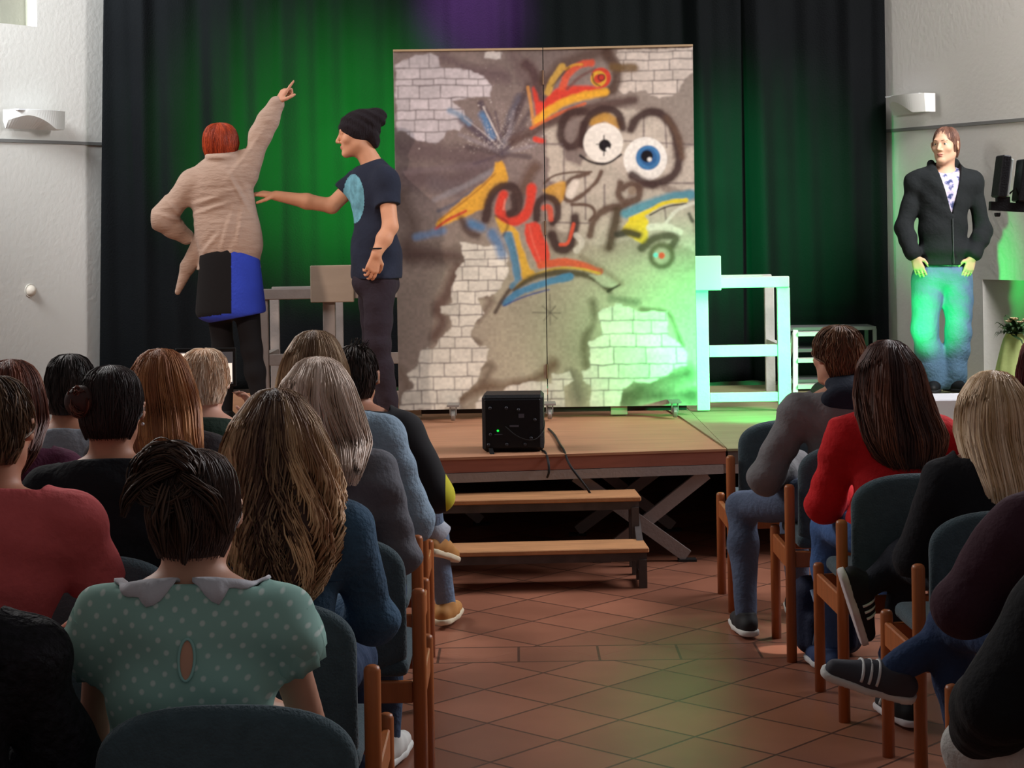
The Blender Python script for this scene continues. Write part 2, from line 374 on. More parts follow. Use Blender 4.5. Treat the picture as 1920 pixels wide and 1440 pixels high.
niche_quad([(r0, 0, rz1), (r0+.28, .35, rz1), (r1, .35, rz1), (r1, 0, rz1)]); niche_quad([(r0, 0, rz0), (r1, 0, rz0), (r1, .35, rz0), (r0+.28, .35, rz0)]); niche_quad([(r1, 0, rz0), (r1, 0, rz1), (r1, .35, rz1), (r1, .35, rz0)])
o = m.build('wall_niche_right', WALL); tag(o, kind='structure')
wall('wall_back', (A[0]-.6, 13.35, 0), (D0[0]+.8, 13.35, 0), 0, 5.2, (), .12, (0, 1))
# thin grey strip along both slanted walls
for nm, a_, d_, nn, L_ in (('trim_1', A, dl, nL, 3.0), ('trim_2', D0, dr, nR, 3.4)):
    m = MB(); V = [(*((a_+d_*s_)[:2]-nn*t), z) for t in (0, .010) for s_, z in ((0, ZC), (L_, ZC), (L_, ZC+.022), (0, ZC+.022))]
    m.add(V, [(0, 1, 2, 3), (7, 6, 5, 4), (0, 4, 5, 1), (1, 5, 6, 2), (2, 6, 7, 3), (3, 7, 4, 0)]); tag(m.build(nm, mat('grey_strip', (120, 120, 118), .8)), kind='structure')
# black stage curtain: cloth with soft vertical folds, in two widths that meet at the deep fold
CURT = mat('black_curtain', (16, 18, 20), .95, bump=.3, bscale=90, spec=.08, var=.12, vscale=2, sheen=.0)
def curtain(name, xa, xb, folds, label):
    nx, nz = 420, 46; zt_, zb = 4.35, .57; V = np.zeros((nz, nx, 3))
    u = np.linspace(0, 1, nx)
    for j in range(nz):
        v = j/(nz-1); z = zt_+(zb-zt_)*v; py_ = HY-(z-CAMZ)*F/12.55
        xl = P(xa[0]+(xa[1]-xa[0])*np.clip(py_/660, -.4, 1.2), py_, 12.55)[0]; xr = P(xb[0]+(xb[1]-xb[0])*np.clip(py_/660, -.4, 1.2), py_, 12.55)[0]
        x = xl+(xr-xl)*u; y = 12.60+.012*np.sin(x*9+.4*z)+.010*np.sin(x*23+1+.5*np.sin(z*1.3))+.008*np.sin(x*41+z*.6)
        for cx_, wd, dp, sl in folds:
            y = y+dp*np.exp(-((x-cx_-sl*(z-2))/wd)**2)
        V[j, :, 0] = x; V[j, :, 1] = y; V[j, :, 2] = z
    I = np.arange(nx*nz).reshape(nz, nx); Q = np.stack([I[1:, :-1], I[1:, 1:], I[:-1, 1:], I[:-1, :-1]], -1).reshape(-1, 4)
    o = mesh_obj(name, V.reshape(-1, 3), Q, CURT, None, True)
    md = o.modifiers.new('thickness', 'SOLIDIFY'); md.thickness = .006
    tag(o, label, 'curtain', 'stage curtains'); return o
xf = 1392
curtain('stage_curtain', (191, 184), (xf-2, xf+6), [(-2.55, .05, -.05, .01), (-2.2, .07, .05, 0), (-1.95, .10, -.05, .0), (-1.6, .05, .04, 0), (-1.35, .06, -.05, 0), (-1.0, .09, .05, .02), (.1, .06, -.05, 0), (1.35, .06, -.07, -.02), (1.22, .05, .05, 0)], 'wide black stage curtain hanging behind the painted panel, washed in green light')
curtain('stage_curtain', (xf-6, xf+2), (1661, 1669), [(1.62, .05, .07, -.03), (1.73, .06, -.06, -.02), (2.0, .12, .04, 0), (2.35, .06, -.03, 0), (2.52, .04, .04, 0)], 'narrow black stage curtain panel between the white frame and the right wall')
# wall lights
def sconce(px0, py0, Y, flip, label, ang):
    c = P(px0, py0, Y); root = empty('wall_light', (c[0], c[1], c[2]), label, 'wall light', None); W_, H_, Dp = .44, .125, .14
    m = MB(); n_ = 24; V = []
    for t in (0, 1):
        for i in range(n_+1):
            u = i/n_; x = -W_/2+W_*u; low = -H_*(1-np.clip((u-.22)/.35, 0, 1)**1.3*.0)
            dpt = Dp*math.sin(PI*min(1, .18+u*.82))**.6
            zb = -H_ if u < .22 else -H_*(.30+.70*abs((u-.70)/.48)**1.6)
            V.append((x*(-1 if flip else 1), -dpt*t, 0 if t == 0 else 0)); V.append((x*(-1 if flip else 1), -dpt*t*.9, zb if t else -H_))
    for i in range(n_):
        a = 2*i; b = a+2; k = 2*(n_+1)
        m_f = [(a, b, b+1, a+1), (k+a, k+a+1, k+b+1, k+b), (a, k+a, k+b, b), (a+1, b+1, k+b+1, k+a+1)]
        m.f += m_f; m.m += [0]*4
    m.f += [(0, 1, 2*(n_+1)+1, 2*(n_+1)), (2*n_, 2*(n_+1)+2*n_, 2*(n_+1)+2*n_+1, 2*n_+1)]; m.m += [0]*2
    R_ = rotz(ang); m.v = [tuple(R_ @ np.array(p)) for p in V]
    o = m.build('shade', mat('plaster_lamp', (226, 226, 222), .6), root)
    m2 = MB(); m2.box((-.17, -.10, -.006), (.17, -.01, .004), rot=Matrix.Rotation(ang, 4, 'Z'), org=np.zeros(3)); m2.build('rim', mat('lamp_rim', (238, 240, 244), .3), root)
    return root
pl_ = A+dl*lproj(56, 222)[0]; sconce(56, 208, pl_[1]-.06, True, 'white plaster wall light on the left wall above the grey line', math.atan2(dl[1], dl[0])+PI)
pr_ = D0+dr*rproj(1712, 190)[0]; sconce(1712, 179, pr_[1]-.06, True, 'white plaster wall light on the right wall beside the curtain edge', math.atan2(dr[1], dr[0]))
kn = A+dl*lproj(58, 545)[0]; kp = P(58, 545, kn[1]-.01); root = empty('round_dimmer', kp, 'small round white wall dimmer low on the left wall', 'dimmer')
m = MB(); m.lathe([(.001, .035), (.022, .03), (.034, .015), (.038, 0), (.038, -.01)], (0, 0, 0), 18, 'Y'); m.v = [tuple(rotz(math.atan2(dl[1], dl[0])+PI) @ np.array((p[0], -p[1], p[2]))) for p in m.v]; m.build('dome', mat('knob_cream', (225, 215, 200), .4), root, smooth=True)
m = MB(); m.lathe([(.046, 0), (.048, .01)], (0, 0, 0), 18, 'Y'); m.v = [tuple(rotz(math.atan2(dl[1], dl[0])+PI) @ np.array(p)) for p in m.v]; m.build('mounting_plate', mat('knob_plate', (205, 200, 190), .5), root)
# flower arrangement in front of the right niche: a pale green draped stand with leaves on top
fb = P(1905, 745, 11.2); fb[2] = .55; root = empty('flower_stand', fb, 'pale green draped stand with dark leaves in front of the wall niche', 'flower stand')
m = MB(); prof = []
for i in range(14):
    t = i/13; z = 1.02*(1-t)-.0; prof.append((.09+.15*t**.7, z))
nn = 40; V = []
for r_, z in prof:
    for k in range(nn):
        a = 2*PI*k/nn; rr = r_*(1+.10*math.sin(a*9)*(1.02-z)); V.append((rr*math.cos(a)*.62, rr*math.sin(a)*.5, z*.40))
Fc = [(i*nn+k, i*nn+(k+1) % nn, (i+1)*nn+(k+1) % nn, (i+1)*nn+k) for i in range(13) for k in range(nn)]+[tuple(range(nn))]
m.add(V, Fc); m.build('drape', mat('drape_green', (168, 182, 118), .85, bump=.2, bscale=20), root, smooth=True)
def leaf(m, p, d, L_, w_, up=(0, 0, 1)):
    p = np.array(p); d = np.array(d)/np.linalg.norm(d); sd = np.cross(d, up); sd /= np.linalg.norm(sd)+1e-9; V = [p]
    for t, ww in ((.25, .8), (.55, 1), (.85, .5)): V += [p+d*L_*t-sd*w_*ww+np.array([0, 0, .1*L_*t]), p+d*L_*t+sd*w_*ww+np.array([0, 0, .1*L_*t])]
    V.append(p+d*L_-np.array([0, 0, .1*L_])); m.add(V, [(0, 2, 1), (1, 2, 4, 3), (3, 4, 6, 5), (5, 6, 7)])
m = MB(); rs = np.random.RandomState(4)
for i in range(70):
    a = rs.uniform(0, 2*PI); leaf(m, (rs.normal(0, .03), rs.normal(0, .03), .41+rs.uniform(0, .04)), (math.cos(a), math.sin(a), rs.uniform(-.5, .7)), rs.uniform(.06, .15), .016)
m.build('leaves', mat('leaf_dark', (42, 66, 34), .6), root)
m = MB()
for i in range(9):
    a = rs.uniform(0, 2*PI); c_ = np.array([.06*math.cos(a), .06*math.sin(a)-.03, .47+rs.uniform(0, .03)])
    for k in range(6): b_ = k*PI/3; leaf(m, c_, (math.cos(b_), math.sin(b_), .5), .028, .011)
m.build('blossoms', mat('blossom', (222, 196, 160), .7), root)

# ---------------------------------------------------------------- stage
ST = .55
DECKL = mat('stage_ply_red', (178, 128, 98), .6, bump=.08, bscale=20, var=.10, vscale=3, stretch=(1, 8, 1))
DECKR = mat('stage_ply_pale', (150, 146, 108), .65, bump=.08, bscale=20, var=.10, vscale=3, stretch=(1, 8, 1))
EDGE = mat('ply_edge', (150, 92, 76), .7, var=.12, vscale=6, stretch=(1, 1, 6)); FRM = mat('stage_frame_grey', (150, 138, 134), .6, var=.08, vscale=5, bump=.1)
def stage_unit(corners, label, deck_m, edge_m, braces):
    """corners: plan points front-left, front-right, back-right, back-left"""
    cs = [np.array(c_[:2]) for c_ in corners]; root = empty('stage_platform', (*(cs[0]), 0), label, 'stage', None); base = (*cs[0], 0)
    def slab(name, z0, z1, inset, m_):
        ctr = sum(cs)/4; pts = [c_+(ctr-c_)/np.linalg.norm(ctr-c_)*inset for c_ in cs]
        V = [(*p, z0) for p in pts]+[(*p, z1) for p in pts]
        return MB().add(V, [(3, 2, 1, 0), (4, 5, 6, 7), (0, 1, 5, 4), (1, 2, 6, 5), (2, 3, 7, 6), (3, 0, 4, 7)]).build(name, m_, root, base)
    slab('deck', ST-.012, ST, 0, deck_m); slab('edge_board', ST-.075, ST-.0125, .004, edge_m)
    fl_, fr_, br, bl = cs
    for a, b in ((fl_, fr_), (fr_, br), (br, bl), (bl, fl_)):
        ctr = sum(cs)/4; ia = a+(ctr-a)*.01; ib = b+(ctr-b)*.01
        MB().beam((*ia, ST-.10), (*ib, ST-.10), .045, .04).build('frame_rail', FRM, root, base)
    for pa, za, pb, zb, wd in braces:
        MB().beam((*pa, za), (*pb, zb), wd, .035, (0, 0, 1)).build('brace', FRM, root, base)
        q = MB(); q.box((pb[0]-.045, pb[1]-.03, 0), (pb[0]+.045, pb[1]+.03, .012)); q.build('foot', mat('rubber', (40, 38, 38), .8), root, base)
    return root
FL = P(690, 862, 8.72); FR = P(1362, 846, 8.95); BR = P(1275, 789, 10.55); BR = np.array([BR[0], 10.55, ST])
fd = (FR-FL)[:2]; fd = fd/np.linalg.norm(fd)
pf = lambda px, py, Y: P(px, py, Y)
def plan(px, py, Y): p = P(px, py, Y); return (p[0], Y)
braces = []
yb = 8.95
for (x1, y1, x2, y2, Y, wd) in ((1070, 885, 1310, 1060, yb, .062), (1330, 882, 1085, 1080, yb+.02, .062), (1130, 885, 1290, 1010, yb+.9, .055), (1230, 885, 1065, 1010, yb+.8, .055), (850, 890, 770, 960, yb, .062), (800, 890, 1000, 1060, yb+1.2, .055)):
    a = P(x1, y1, Y); b = P(x2, y2, Y)
    d = b-a; t = (.02-a[2])/d[2] if d[2] else 1; b = a+d*t; t2 = (ST-.12-a[2])/(b-a)[2]; a = a+(b-a)*t2
    braces.append(((a[0], a[1]), a[2], (b[0], b[1]), .025, wd))
stage_unit([FL-np.array([*fd, 0])*2.0, FR, (FR[0]-.02, 12.5), (FL[0]-fd[0]*2.0, 12.5)], 'wooden stage platform with reddish deck under the painted panel', DECKL, EDGE, braces)
FR2 = FR+np.array([.006, 0, 0])
stage_unit([FR2, (FR[0]+2.3, FR[1]+.25), (FR[0]+2.3, 12.5), (FR2[0], 12.5)], 'pale wooden stage platform at the right with the white wooden frame on it', DECKR, mat('edge_dark', (96, 84, 80), .7), [((FR[0]+.25, 9.05), ST-.12, (FR[0]+.02, 9.05), .03, .055), ((FR[0]+.4, 9.5), ST-.12, (FR[0]-.1+.25, 9.5), .03, .055)])
# boards laid over the left half's right end give the slanted seam
m = MB(); q0 = P(1275, 790, 10.45); V = [(FR[0]-.004, FR[1]+.03, ST+.002), (FR[0]-.004, 12.45, ST+.002), (FR[0]-.30, 12.45, ST+.002), (q0[0], 10.45, ST+.002)]
V = V+[(x, y, z+.006) for x, y, z in V]; m.add(V, [(3, 2, 1, 0), (4, 5, 6, 7), (0, 1, 5, 4), (1, 2, 6, 5), (2, 3, 7, 6), (3, 0, 4, 7)]); tag(m.build('floor_sheet', DECKR), 'pale plywood sheet laid on the stage deck under the white wooden frame', 'plywood sheet')
# black sheet across the far end of the space under the stage
m = MB(); m.box((-3.6, 12.4, 0), (3.3, 12.42, .43)); tag(m.build('under_stage_sheet', mat('skirt_black', (20, 18, 20), .95)), 'black sheet across the space below the back of the stage', 'cloth')
# steps in front of the stage
TREAD = mat('tread_wood', (186, 134, 92), .6, var=.15, vscale=5, bump=.15, stretch=(1, 5, 1)); IRON = mat('step_frame_iron', (84, 76, 74), .6, metal=.2, var=.2, vscale=12)
sa = P(812, 1052, 8.30); sb = P(1218, 1039, 8.30); X0, X1 = P(790, 950, 8.6)[0], P(1203, 940, 8.6)[0]; x0, x1 = P(797, 1050, 8.25)[0], P(1219, 1040, 8.25)[0]
root = empty('stage_steps', (0.1, 8.4, 0), 'low two-tread wooden step unit with a dark frame leading up to the stage', 'steps'); base = (0.1, 8.4, 0)
def tread(xa, xb, y, z, tilt):
    m = MB(); rt = Matrix.Rotation(tilt, 4, 'Z'); m.box((xa, y, z-.022), (xb, y+.25, z), bev=.004, rot=rt, org=np.array([xa, y, z])); m.build('tread', TREAD, root, base)
    m = MB(); m.box((xa+.01, y+.012, z-.062), (xb-.01, y+.04, z-.023), rot=rt, org=np.array([xa, y, z])); m.box((xa+.01, y+.21, z-.062), (xb-.01, y+.24, z-.023), rot=rt, org=np.array([xa, y, z]))
    m.build('tread_rail', IRON, root, base)
tl = .045
tread(x0, x1, 8.24, .185, tl); tread(X0, X1, 8.56, .372, tl)
for xx, yy, zz in ((x0+.03, 8.26, .13), (x1-.03, 8.26+(x1-x0)*tl, .13), (x0+.03, 8.46, .13), (x1-.03, 8.46+(x1-x0)*tl, .13), (X0+.03, 8.58, .32), (X1-.03, 8.58+(X1-X0)*tl, .32), (X0+.03, 8.78, .32), (X1-.03, 8.78+(X1-X0)*tl, .32)):
    m = MB(); m.box((xx-.018, yy-.018, 0), (xx+.018, yy+.018, zz)); m.build('leg', IRON, root, base)
for xx, sg in ((x0+.03, -1), (x1-.03, 1)):
    yy = 8.26+(x1-x0)*tl*(sg > 0); m = MB(); m.beam((xx, yy, .11), (xx, yy+.52, .30), .03, .02, (1, 0, 0)); m.beam((xx, yy, .04), (xx, yy+.2, .04), .025, .02); m.build('side_rail', IRON, root, base)
# ---------------------------------------------------------------- amplifier with its leads
spk = P(962, 851, 8.93); sx = (spk[0], 8.93)
root = empty('monitor_speaker', (sx[0], 8.93, ST), 'black monitor speaker with a tiny green lamp at the stage edge', 'speaker'); base = (sx[0], 8.93, ST); BLK = mat('speaker_black', (24, 24, 28), .55, bump=.2, bscale=120)
rt = Matrix.Rotation(math.radians(-2), 4, 'Z'); org = np.array(base)
m = MB(); m.box((sx[0]-.152, 8.95, ST+.005), (sx[0]+.152, 9.20, ST+.282), bev=.014, rot=rt, org=org); m.build('cabinet', BLK, root, base)
m = MB(); m.box((sx[0]-.138, 8.942, ST+.02), (sx[0]+.138, 8.953, ST+.262), bev=.004, rot=rt, org=org); m.build('panel', mat('speaker_panel', (16, 16, 20), .4), root, base)
for i, (u, v) in enumerate(((-.11, .20), (-.03, .20), (-.11, .07), (-.03, .02), (.06, .02), (.11, .14), (.09, .05), (.03, .19), (-.12, .02))):
    m = MB(); m.lathe([(.008, 0), (.008, -.012), (.005, -.016)], (sx[0]+u, 8.941, ST+.02+v), 12, 'Y'); m.build('knob', mat('knob_dark', (60, 60, 66), .4, metal=.3), root, base)
m = MB(); m.lathe([(.005, 0), (.004, -.004)], (sx[0]-.073, 8.941, ST+.108), 10, 'Y'); m.build('pilot_lamp', mat('pilot_green', (30, 220, 60), .3, emit=(20, 255, 60, 3)), root, base)
def text(body, loc, size, m_, parent, base, rot=(PI/2, 0, 0), ext=.0005):
    cu = bpy.data.curves.new('lettering', 'FONT'); cu.body = body; cu.size = size; cu.extrude = ext; cu.align_x = 'CENTER'; cu.align_y = 'CENTER'; cu.materials.append(m_)
    o = bpy.data.objects.new('lettering', cu); C.objects.link(o); o.parent = parent; o.location = np.array(loc)-np.array(base); o.rotation_euler = rot; return o
LET = mat('print_grey', (150, 150, 160), .5)
m = MB(); m.box((sx[0]-.015, 8.940, ST+.125), (sx[0]+.030, 8.9435, ST+.134)); m.box((sx[0]+.03, 8.940, ST+.17), (sx[0]+.10, 8.9435, ST+.19)); m.box((sx[0]-.09, 8.940, ST+.088), (sx[0]-.05, 8.9435, ST+.091)); m.build('printed_plate', mat('plate_grey', (84, 84, 96), .5), root, base)
m = MB(); m.beam((sx[0]-.11, 8.93, ST+.02), (sx[0]-.095, 8.86, ST-.02), .02, .012, (1, 0, 0)); m.build('strap', mat('strap_black', (16, 16, 18), .8), root, base)
CAB = mat('cable_black', (26, 24, 26), .6)
def cable(pts, label, r=.006):
    g = np.array(pts, float)
    for _ in range(3):
        q = [g[0]]
        for a, b in zip(g[:-1], g[1:]): q += [a*.75+b*.25, a*.25+b*.75]
        g = np.array(q+[g[-1]])
    m = MB(); m.tube(g, r, 8); o = m.build('cable', CAB, None, smooth=True); tag(o, label, 'cable'); return o
ze = ST+.008
cable([P(1028, 783, 9.9)*[1, 1, 0]+[0, 0, ze], P(1040, 800, 9.6)*[1, 1, 0]+[0, 0, ze], P(1050, 830, 9.15)*[1, 1, 0]+[0, 0, ze], P(1058, 852, 8.90)*[1, 1, 0]+[0, 0, ze+.004], P(1066, 870, 8.76), P(1085, 895, 8.74), P(1108, 925, 8.74), P(1116, 950, 8.80)], 'black cable running from the panel over the stage edge towards the steps')
cable([P(1010, 838, 9.1), P(1018, 846, 9.0), P(1022, 853, 8.9)*[1, 1, 0]+[0, 0, ze], P(1028, 862, 8.78), P(1030, 885, 8.76), P(1026, 895, 8.78)], 'short black cable hanging over the stage edge beside the speaker')
cable([P(948, 800, 8.92), P(970, 820, 8.88), P(1000, 828, 8.88), P(1018, 812, 8.92), P(1022, 795, 9.0), P(1018, 778, 9.3), P(1024, 772, 9.9)], 'thin cable looped across the face of the speaker', .0025)
# ---------------------------------------------------------------- wooden frames behind the panel
WHT = mat('frame_white_paint', (205, 205, 200), .6, var=.08, vscale=7, bump=.1); GRW = mat('frame_grey_wood', (150, 140, 135), .7, var=.12, vscale=6, bump=.12)
def timber_frame(px0, px1, pytop, Y, depth, label, mt, mids=(), shelf=.45, back=True, board=None, bm=None):
    a = P(px0, pytop, Y); b = P(px1, pytop, Y); zt_ = (a[2]+b[2])/2; x0, x1 = a[0], b[0]; root = empty('timber_frame', ((x0+x1)/2, Y, ST), label, 'wooden frame'); base = ((x0+x1)/2, Y, ST)
    z0 = ST+.009
    m = MB(); m.box((x0-.0, Y-.02, zt_-.065), (x1+.0, Y+.03, zt_), bev=.004); m.build('top_rail', mt, root, base)
    m = MB(); m.box((x0+.02, Y+depth-.05, zt_-.065), (x1-.02, Y+depth, zt_-.004), bev=.004); m.build('back_rail', mt, root, base)
    for xx in [x0+.035, x1-.035]+[x0+(x1-x0)*q for q in mids]:
        m = MB(); m.box((xx-.038, Y-.01, z0), (xx+.038, Y+.025, zt_-.066), bev=.003); m.build('post', mt, root, base)
        if back:
            m = MB(); m.box((xx-.03, Y+depth-.04, z0), (xx+.03, Y+depth-.01, zt_-.066), bev=.003); m.build('back_post', mt, root, base)
            m = MB(); m.box((xx-.02, Y+.03, ST+shelf*(zt_-ST)-.03), (xx+.02, Y+depth-.042, ST+shelf*(zt_-ST)+.03)); m.build('side_rail', mt, root, base)
    xs = sorted([x0+.035, x1-.035]+[x0+(x1-x0)*q for q in mids])
    for q0_, q1_ in zip(xs[:-1], xs[1:]):
        for zz, hh in ((ST+shelf*(zt_-ST), .035), (z0+.075, .028)):
            m = MB(); m.box((q0_+.039, Y-.005, zz-hh), (q1_-.039, Y+.02, zz+hh), bev=.003); m.build('cross_rail', mt, root, base)
    if board:
        a = P(board[0], board[1], Y-.035); b = P(board[2], board[3], Y-.035); m = MB(); m.box((a[0], Y-.055, b[2]), (b[0], Y-.026, a[2]), bev=.004); m.build('end_board', bm or mt, root, base)
    return root
PALE = mat('board_pale', (168, 150, 134), .7, var=.06, vscale=4, stretch=(1, 1, 5))
timber_frame(1304, 1479, 519, 10.75, .62, 'white wooden frame glowing in green light right of the painted panel', WHT, board=(1300, 480, 1352, 544), bm=mat('board_white', (190, 196, 192), .7))
timber_frame(480, 790, 540, 11.2, .62, 'grey wooden frame with a nailed board between the two actors', GRW, mids=(.44,), shelf=.42, board=(582, 498, 664, 566), bm=PALE)
# step ladder and rack at the right
root = empty('step_ladder', P(1510, 745, 11.3)*[1, 1, 0]+[0, 0, ST], 'small white step ladder half hidden by the boy in the front row', 'ladder'); base = tuple(root.location)
a0, a1 = P(1497, 622, 11.25), P(1491, 742, 11.1); a1[2] = ST+.01; LW = mat('ladder_white', (214, 214, 208), .5, metal=.1)
for dx in (0, .27):
    m = MB(); m.beam(a1+[dx, 0, 0], a0+[dx, .12, 0], .03, .022, (1, 0, 0)); m.build('rail', LW, root, base)
    m = MB(); m.beam(a1+[dx, .62, 0], a0+[dx, .16, -.02], .025, .02, (1, 0, 0)); m.build('rear_leg', LW, root, base)
for f in (.22, .58, .95):
    p = a1+(a0+np.array([0, .12, 0])-a1)*f; m = MB(); m.box((p[0]+.012, p[1]-.03, p[2]-.012), (p[0]+.26, p[1]+.08, p[2]+.012)); m.build('tread', LW, root, base)
root = empty('metal_rack', P(1540, 745, 12.0)*[1, 1, 0]+[0, 0, ST], 'low dark metal rack standing behind the step ladder', 'rack'); base = tuple(root.location); RK = mat('rack_grey', (110, 112, 112), .5, metal=.2)
xa, xb = P(1470, 615, 12.0)[0], P(1640, 615, 12.0)[0]
for py in (615, 655, 712): z = P(1540, py, 12.0)[2]; m = MB(); m.box((xa, 11.95, z-.014), (xb, 12.25, z+.008)); m.build('shelf', RK, root, base)
for xx in (xa+.01, xb-.01):
    for yy in (11.96, 12.24): m = MB(); m.box((xx-.012, yy-.012, ST), (xx+.012, yy+.012, P(1540, 617, 12.0)[2])); m.build('post', RK, root, base)
# green flood lamps (housings); the lights themselves are set at the top
def par_can(loc, target, label, on=True, r=.075, yoke=True, col=(30, 255, 90)):
    root = empty('flood_lamp', loc, label, 'stage lamp'); d = (np.array(target)-np.array(loc)); d = d/np.linalg.norm(d); Rm = np.array(Vector(d).to_track_quat('Z', 'Y').to_matrix())
    def put(nm, prof, m_):
        q = MB(); q.lathe(prof, (0, 0, 0), 20); q.v = [tuple(Rm @ np.array(p)) for p in q.v]; return q.build(nm, m_, root, smooth=False)
    put('housing', [(r*.7, -.16), (r*.95, -.13), (r, -.12), (r, -.022)], BLK); put('lens', [(r*.92, -.030), (r*.92, -.022)], mat('lens_dark', (60, 80, 66), .15))
    q = MB(); q.tube([(-r-.015, 0, -.07), (-r-.015, 0, -.19), (r+.015, 0, -.19), (r+.015, 0, -.07)], .006, 6); q.v = [tuple(np.array(rotz(math.atan2(d[1], d[0])-PI/2)) @ np.array(p)) for p in q.v]; q.build('yoke', BLK, root)
    return root
par_can((1.62, 9.62, ST+.2), (1.2, 11.0, .9), 'black flood lamp on the stage floor hidden behind the front-row boy')
par_can((2.19, 10.88, ST+.18), (2.72, 11.62, 1.12), 'black flood lamp on the stage floor at the feet of the standing person in jeans')
a = P(1738, 750, 9.25); b = P(1848, 750, 9.25); m = MB(); m.box((a[0], 9.25, ST+.001), (b[0], 9.6, a[2]), bev=.006); tag(m.build('white_plinth', mat('plinth_white', (226, 224, 230), .7)), 'low white box on the stage between the red hoodie and the pale blonde hair', 'box')
# lighting bar on a stand at the right edge of the picture
root = empty('light_stand', (P(1960, 700, 9.2)[0], 9.2, ST), 'black T-bar of a lighting stand at the right edge', 'lighting stand'); base = tuple(root.location)
a = P(1856, 386, 9.2); b = P(2060, 398, 9.2); m = MB(); m.beam(a, b, .045, .045); m.build('cross_bar', BLK, root, base)
m = MB(); m.tube([(base[0], 9.2, ST), (base[0], 9.2, a[2])], .018, 10); m.build('pole', BLK, root, base)
for k in range(3):
    aa = 2*PI*k/3+.5; m = MB(); m.tube([(base[0], 9.2, ST+.35), (base[0]+.25*math.cos(aa), 9.2+.25*math.sin(aa), ST+.01)], .010, 8); m.build('leg', BLK, root, base)
q = P(1870, 399, 9.2); m = MB(); m.lathe([(.012, -.02), (.016, -.012), (.016, .0)], q, 12); m.build('clamp_knob', BLK, root, base)
for (xp, yp, lab, hw) in ((1881, 334, 'narrow black lamp standing on the lighting bar nearest the actress', .028), (1922, 342, 'second black lamp on the lighting bar cut off by the picture edge', .034)):
    p = P(xp, yp, 9.2); root = empty('bar_lamp', p, lab, 'stage lamp'); rt = Matrix.Rotation(math.radians(8), 4, 'Y')
    m = MB(); m.box((-hw, -.05, -.10), (hw*.6, .09, .115), bev=.006, rot=rt, org=np.zeros(3)); m.build('housing', BLK, root)
    m = MB(); m.box((hw*.6+.001, -.04, -.09), (hw*1.1, .08, .10), bev=.003, rot=rt, org=np.zeros(3)); m.build('lens', mat('lens_pale', (190, 200, 195), .3), root)
    m = MB(); m.box((-hw*1.3, -.02, -.135), (hw, .02, -.095)); m.tube([(0, 0, -.10), (.0, 0, -.145)], .012, 8); m.tube([(hw, -.01, -.08), (hw*2, -.03, -.05), (hw*2.6, -.02, -.10), (hw*2.2, 0, -.135)], .005, 6); m.build('bracket', BLK, root)
# ---------------------------------------------------------------- the painted folding panel
GX, GY = 570, 680
cv = np.zeros((GY, GX, 3)); yy_, xx_ = np.mgrid[0:GY, 0:GX].astype(float); rsn = np.random.RandomState(3)
def noise2(scale, seed, oct=3, asp=1.0):
    rs = np.random.RandomState(seed); out = np.zeros((GY, GX)); amp = 1; tot = 0
    for o in range(oct):
        sx_, sy_ = scale*asp/2**o, scale/2**o; gx, gy = int(GX/sx_)+3, int(GY/sy_)+3; g = rs.rand(gy, gx); fx, fy = xx_/sx_, yy_/sy_; ix, iy = fx.astype(int), fy.astype(int); tx, ty = fx-ix, fy-iy
        tx = tx*tx*(3-2*tx); ty = ty*ty*(3-2*ty)
        out += amp*((g[iy, ix]*(1-tx)+g[iy, ix+1]*tx)*(1-ty)+(g[iy+1, ix]*(1-tx)+g[iy+1, ix+1]*tx)*ty); tot += amp; amp *= .55
    return out/tot
def uv(x, y):   # photograph pixels on the panel -> canvas
    x = np.asarray(x, float); y = np.asarray(y, float); u = (x-737-(y-95)*.0155)/562; v = (y-95+10*u)/674
    return u*GX, v*GY
def smooth_pts(pts, it=2):
    g = np.array(pts, float)
    for _ in range(it):
        if len(g) < 3: break
        q = [g[0]]
        for a, b in zip(g[:-1], g[1:]): q += [a*.75+b*.25, a*.25+b*.75]
        g = np.array(q+[g[-1]])
    return g
def blend(mask, color): cv[:] = cv*(1-mask[..., None])+np.array(lin(*color))*mask[..., None]
def dist_poly(g, closed=False):
    d = np.full((GY, GX), 1e9); n_ = len(g)
    for i in range(n_-1 if not closed else n_):
        a, b = g[i], g[(i+1) % n_]; e = b-a; L2 = e@e+1e-9; t = np.clip(((xx_-a[0])*e[0]+(yy_-a[1])*e[1])/L2, 0, 1)
        d = np.minimum(d, (xx_-a[0]-t*e[0])**2+(yy_-a[1]-t*e[1])**2)
    return np.sqrt(d)
WARP = (noise2(14, 50)-.5)*9
def Z2(p, off=(730, 80)): p = np.array(p, float).reshape(-1, 2); return np.stack(uv(off[0]+p[:, 0]/3.272, off[1]+p[:, 1]/3.273), 1)
def stroke(pts, w_, color, a=.92, soft=.45, off=(730, 80), it=2, warp=.45):
    g = smooth_pts(Z2(pts, off), it); r = w_/3.27/2*(1.02+.12*(soft > .44)+.12*(w_ > 24 and soft > .44)); soft = soft*1.35; d = dist_poly(g)+WARP*warp*min(1, r/6)
    if sum(color) < 300 and w_ > 15: blend(np.clip(1-d/(r*2.6), 0, 1)**1.4*.55*a, (112, 88, 80))
    m_ = np.clip((r-d)/max(1.2, r*soft)+.5, 0, 1)*a; blend(m_, color)
def inside(g):
    n_ = len(g); c = np.zeros((GY, GX), bool); j = n_-1
    for i in range(n_):
        if g[i][1] != g[j][1]: c ^= ((g[i][1] > yy_) != (g[j][1] > yy_)) & (xx_ < (g[j][0]-g[i][0])*(yy_-g[i][1])/(g[j][1]-g[i][1])+g[i][0])
        j = i
    return c
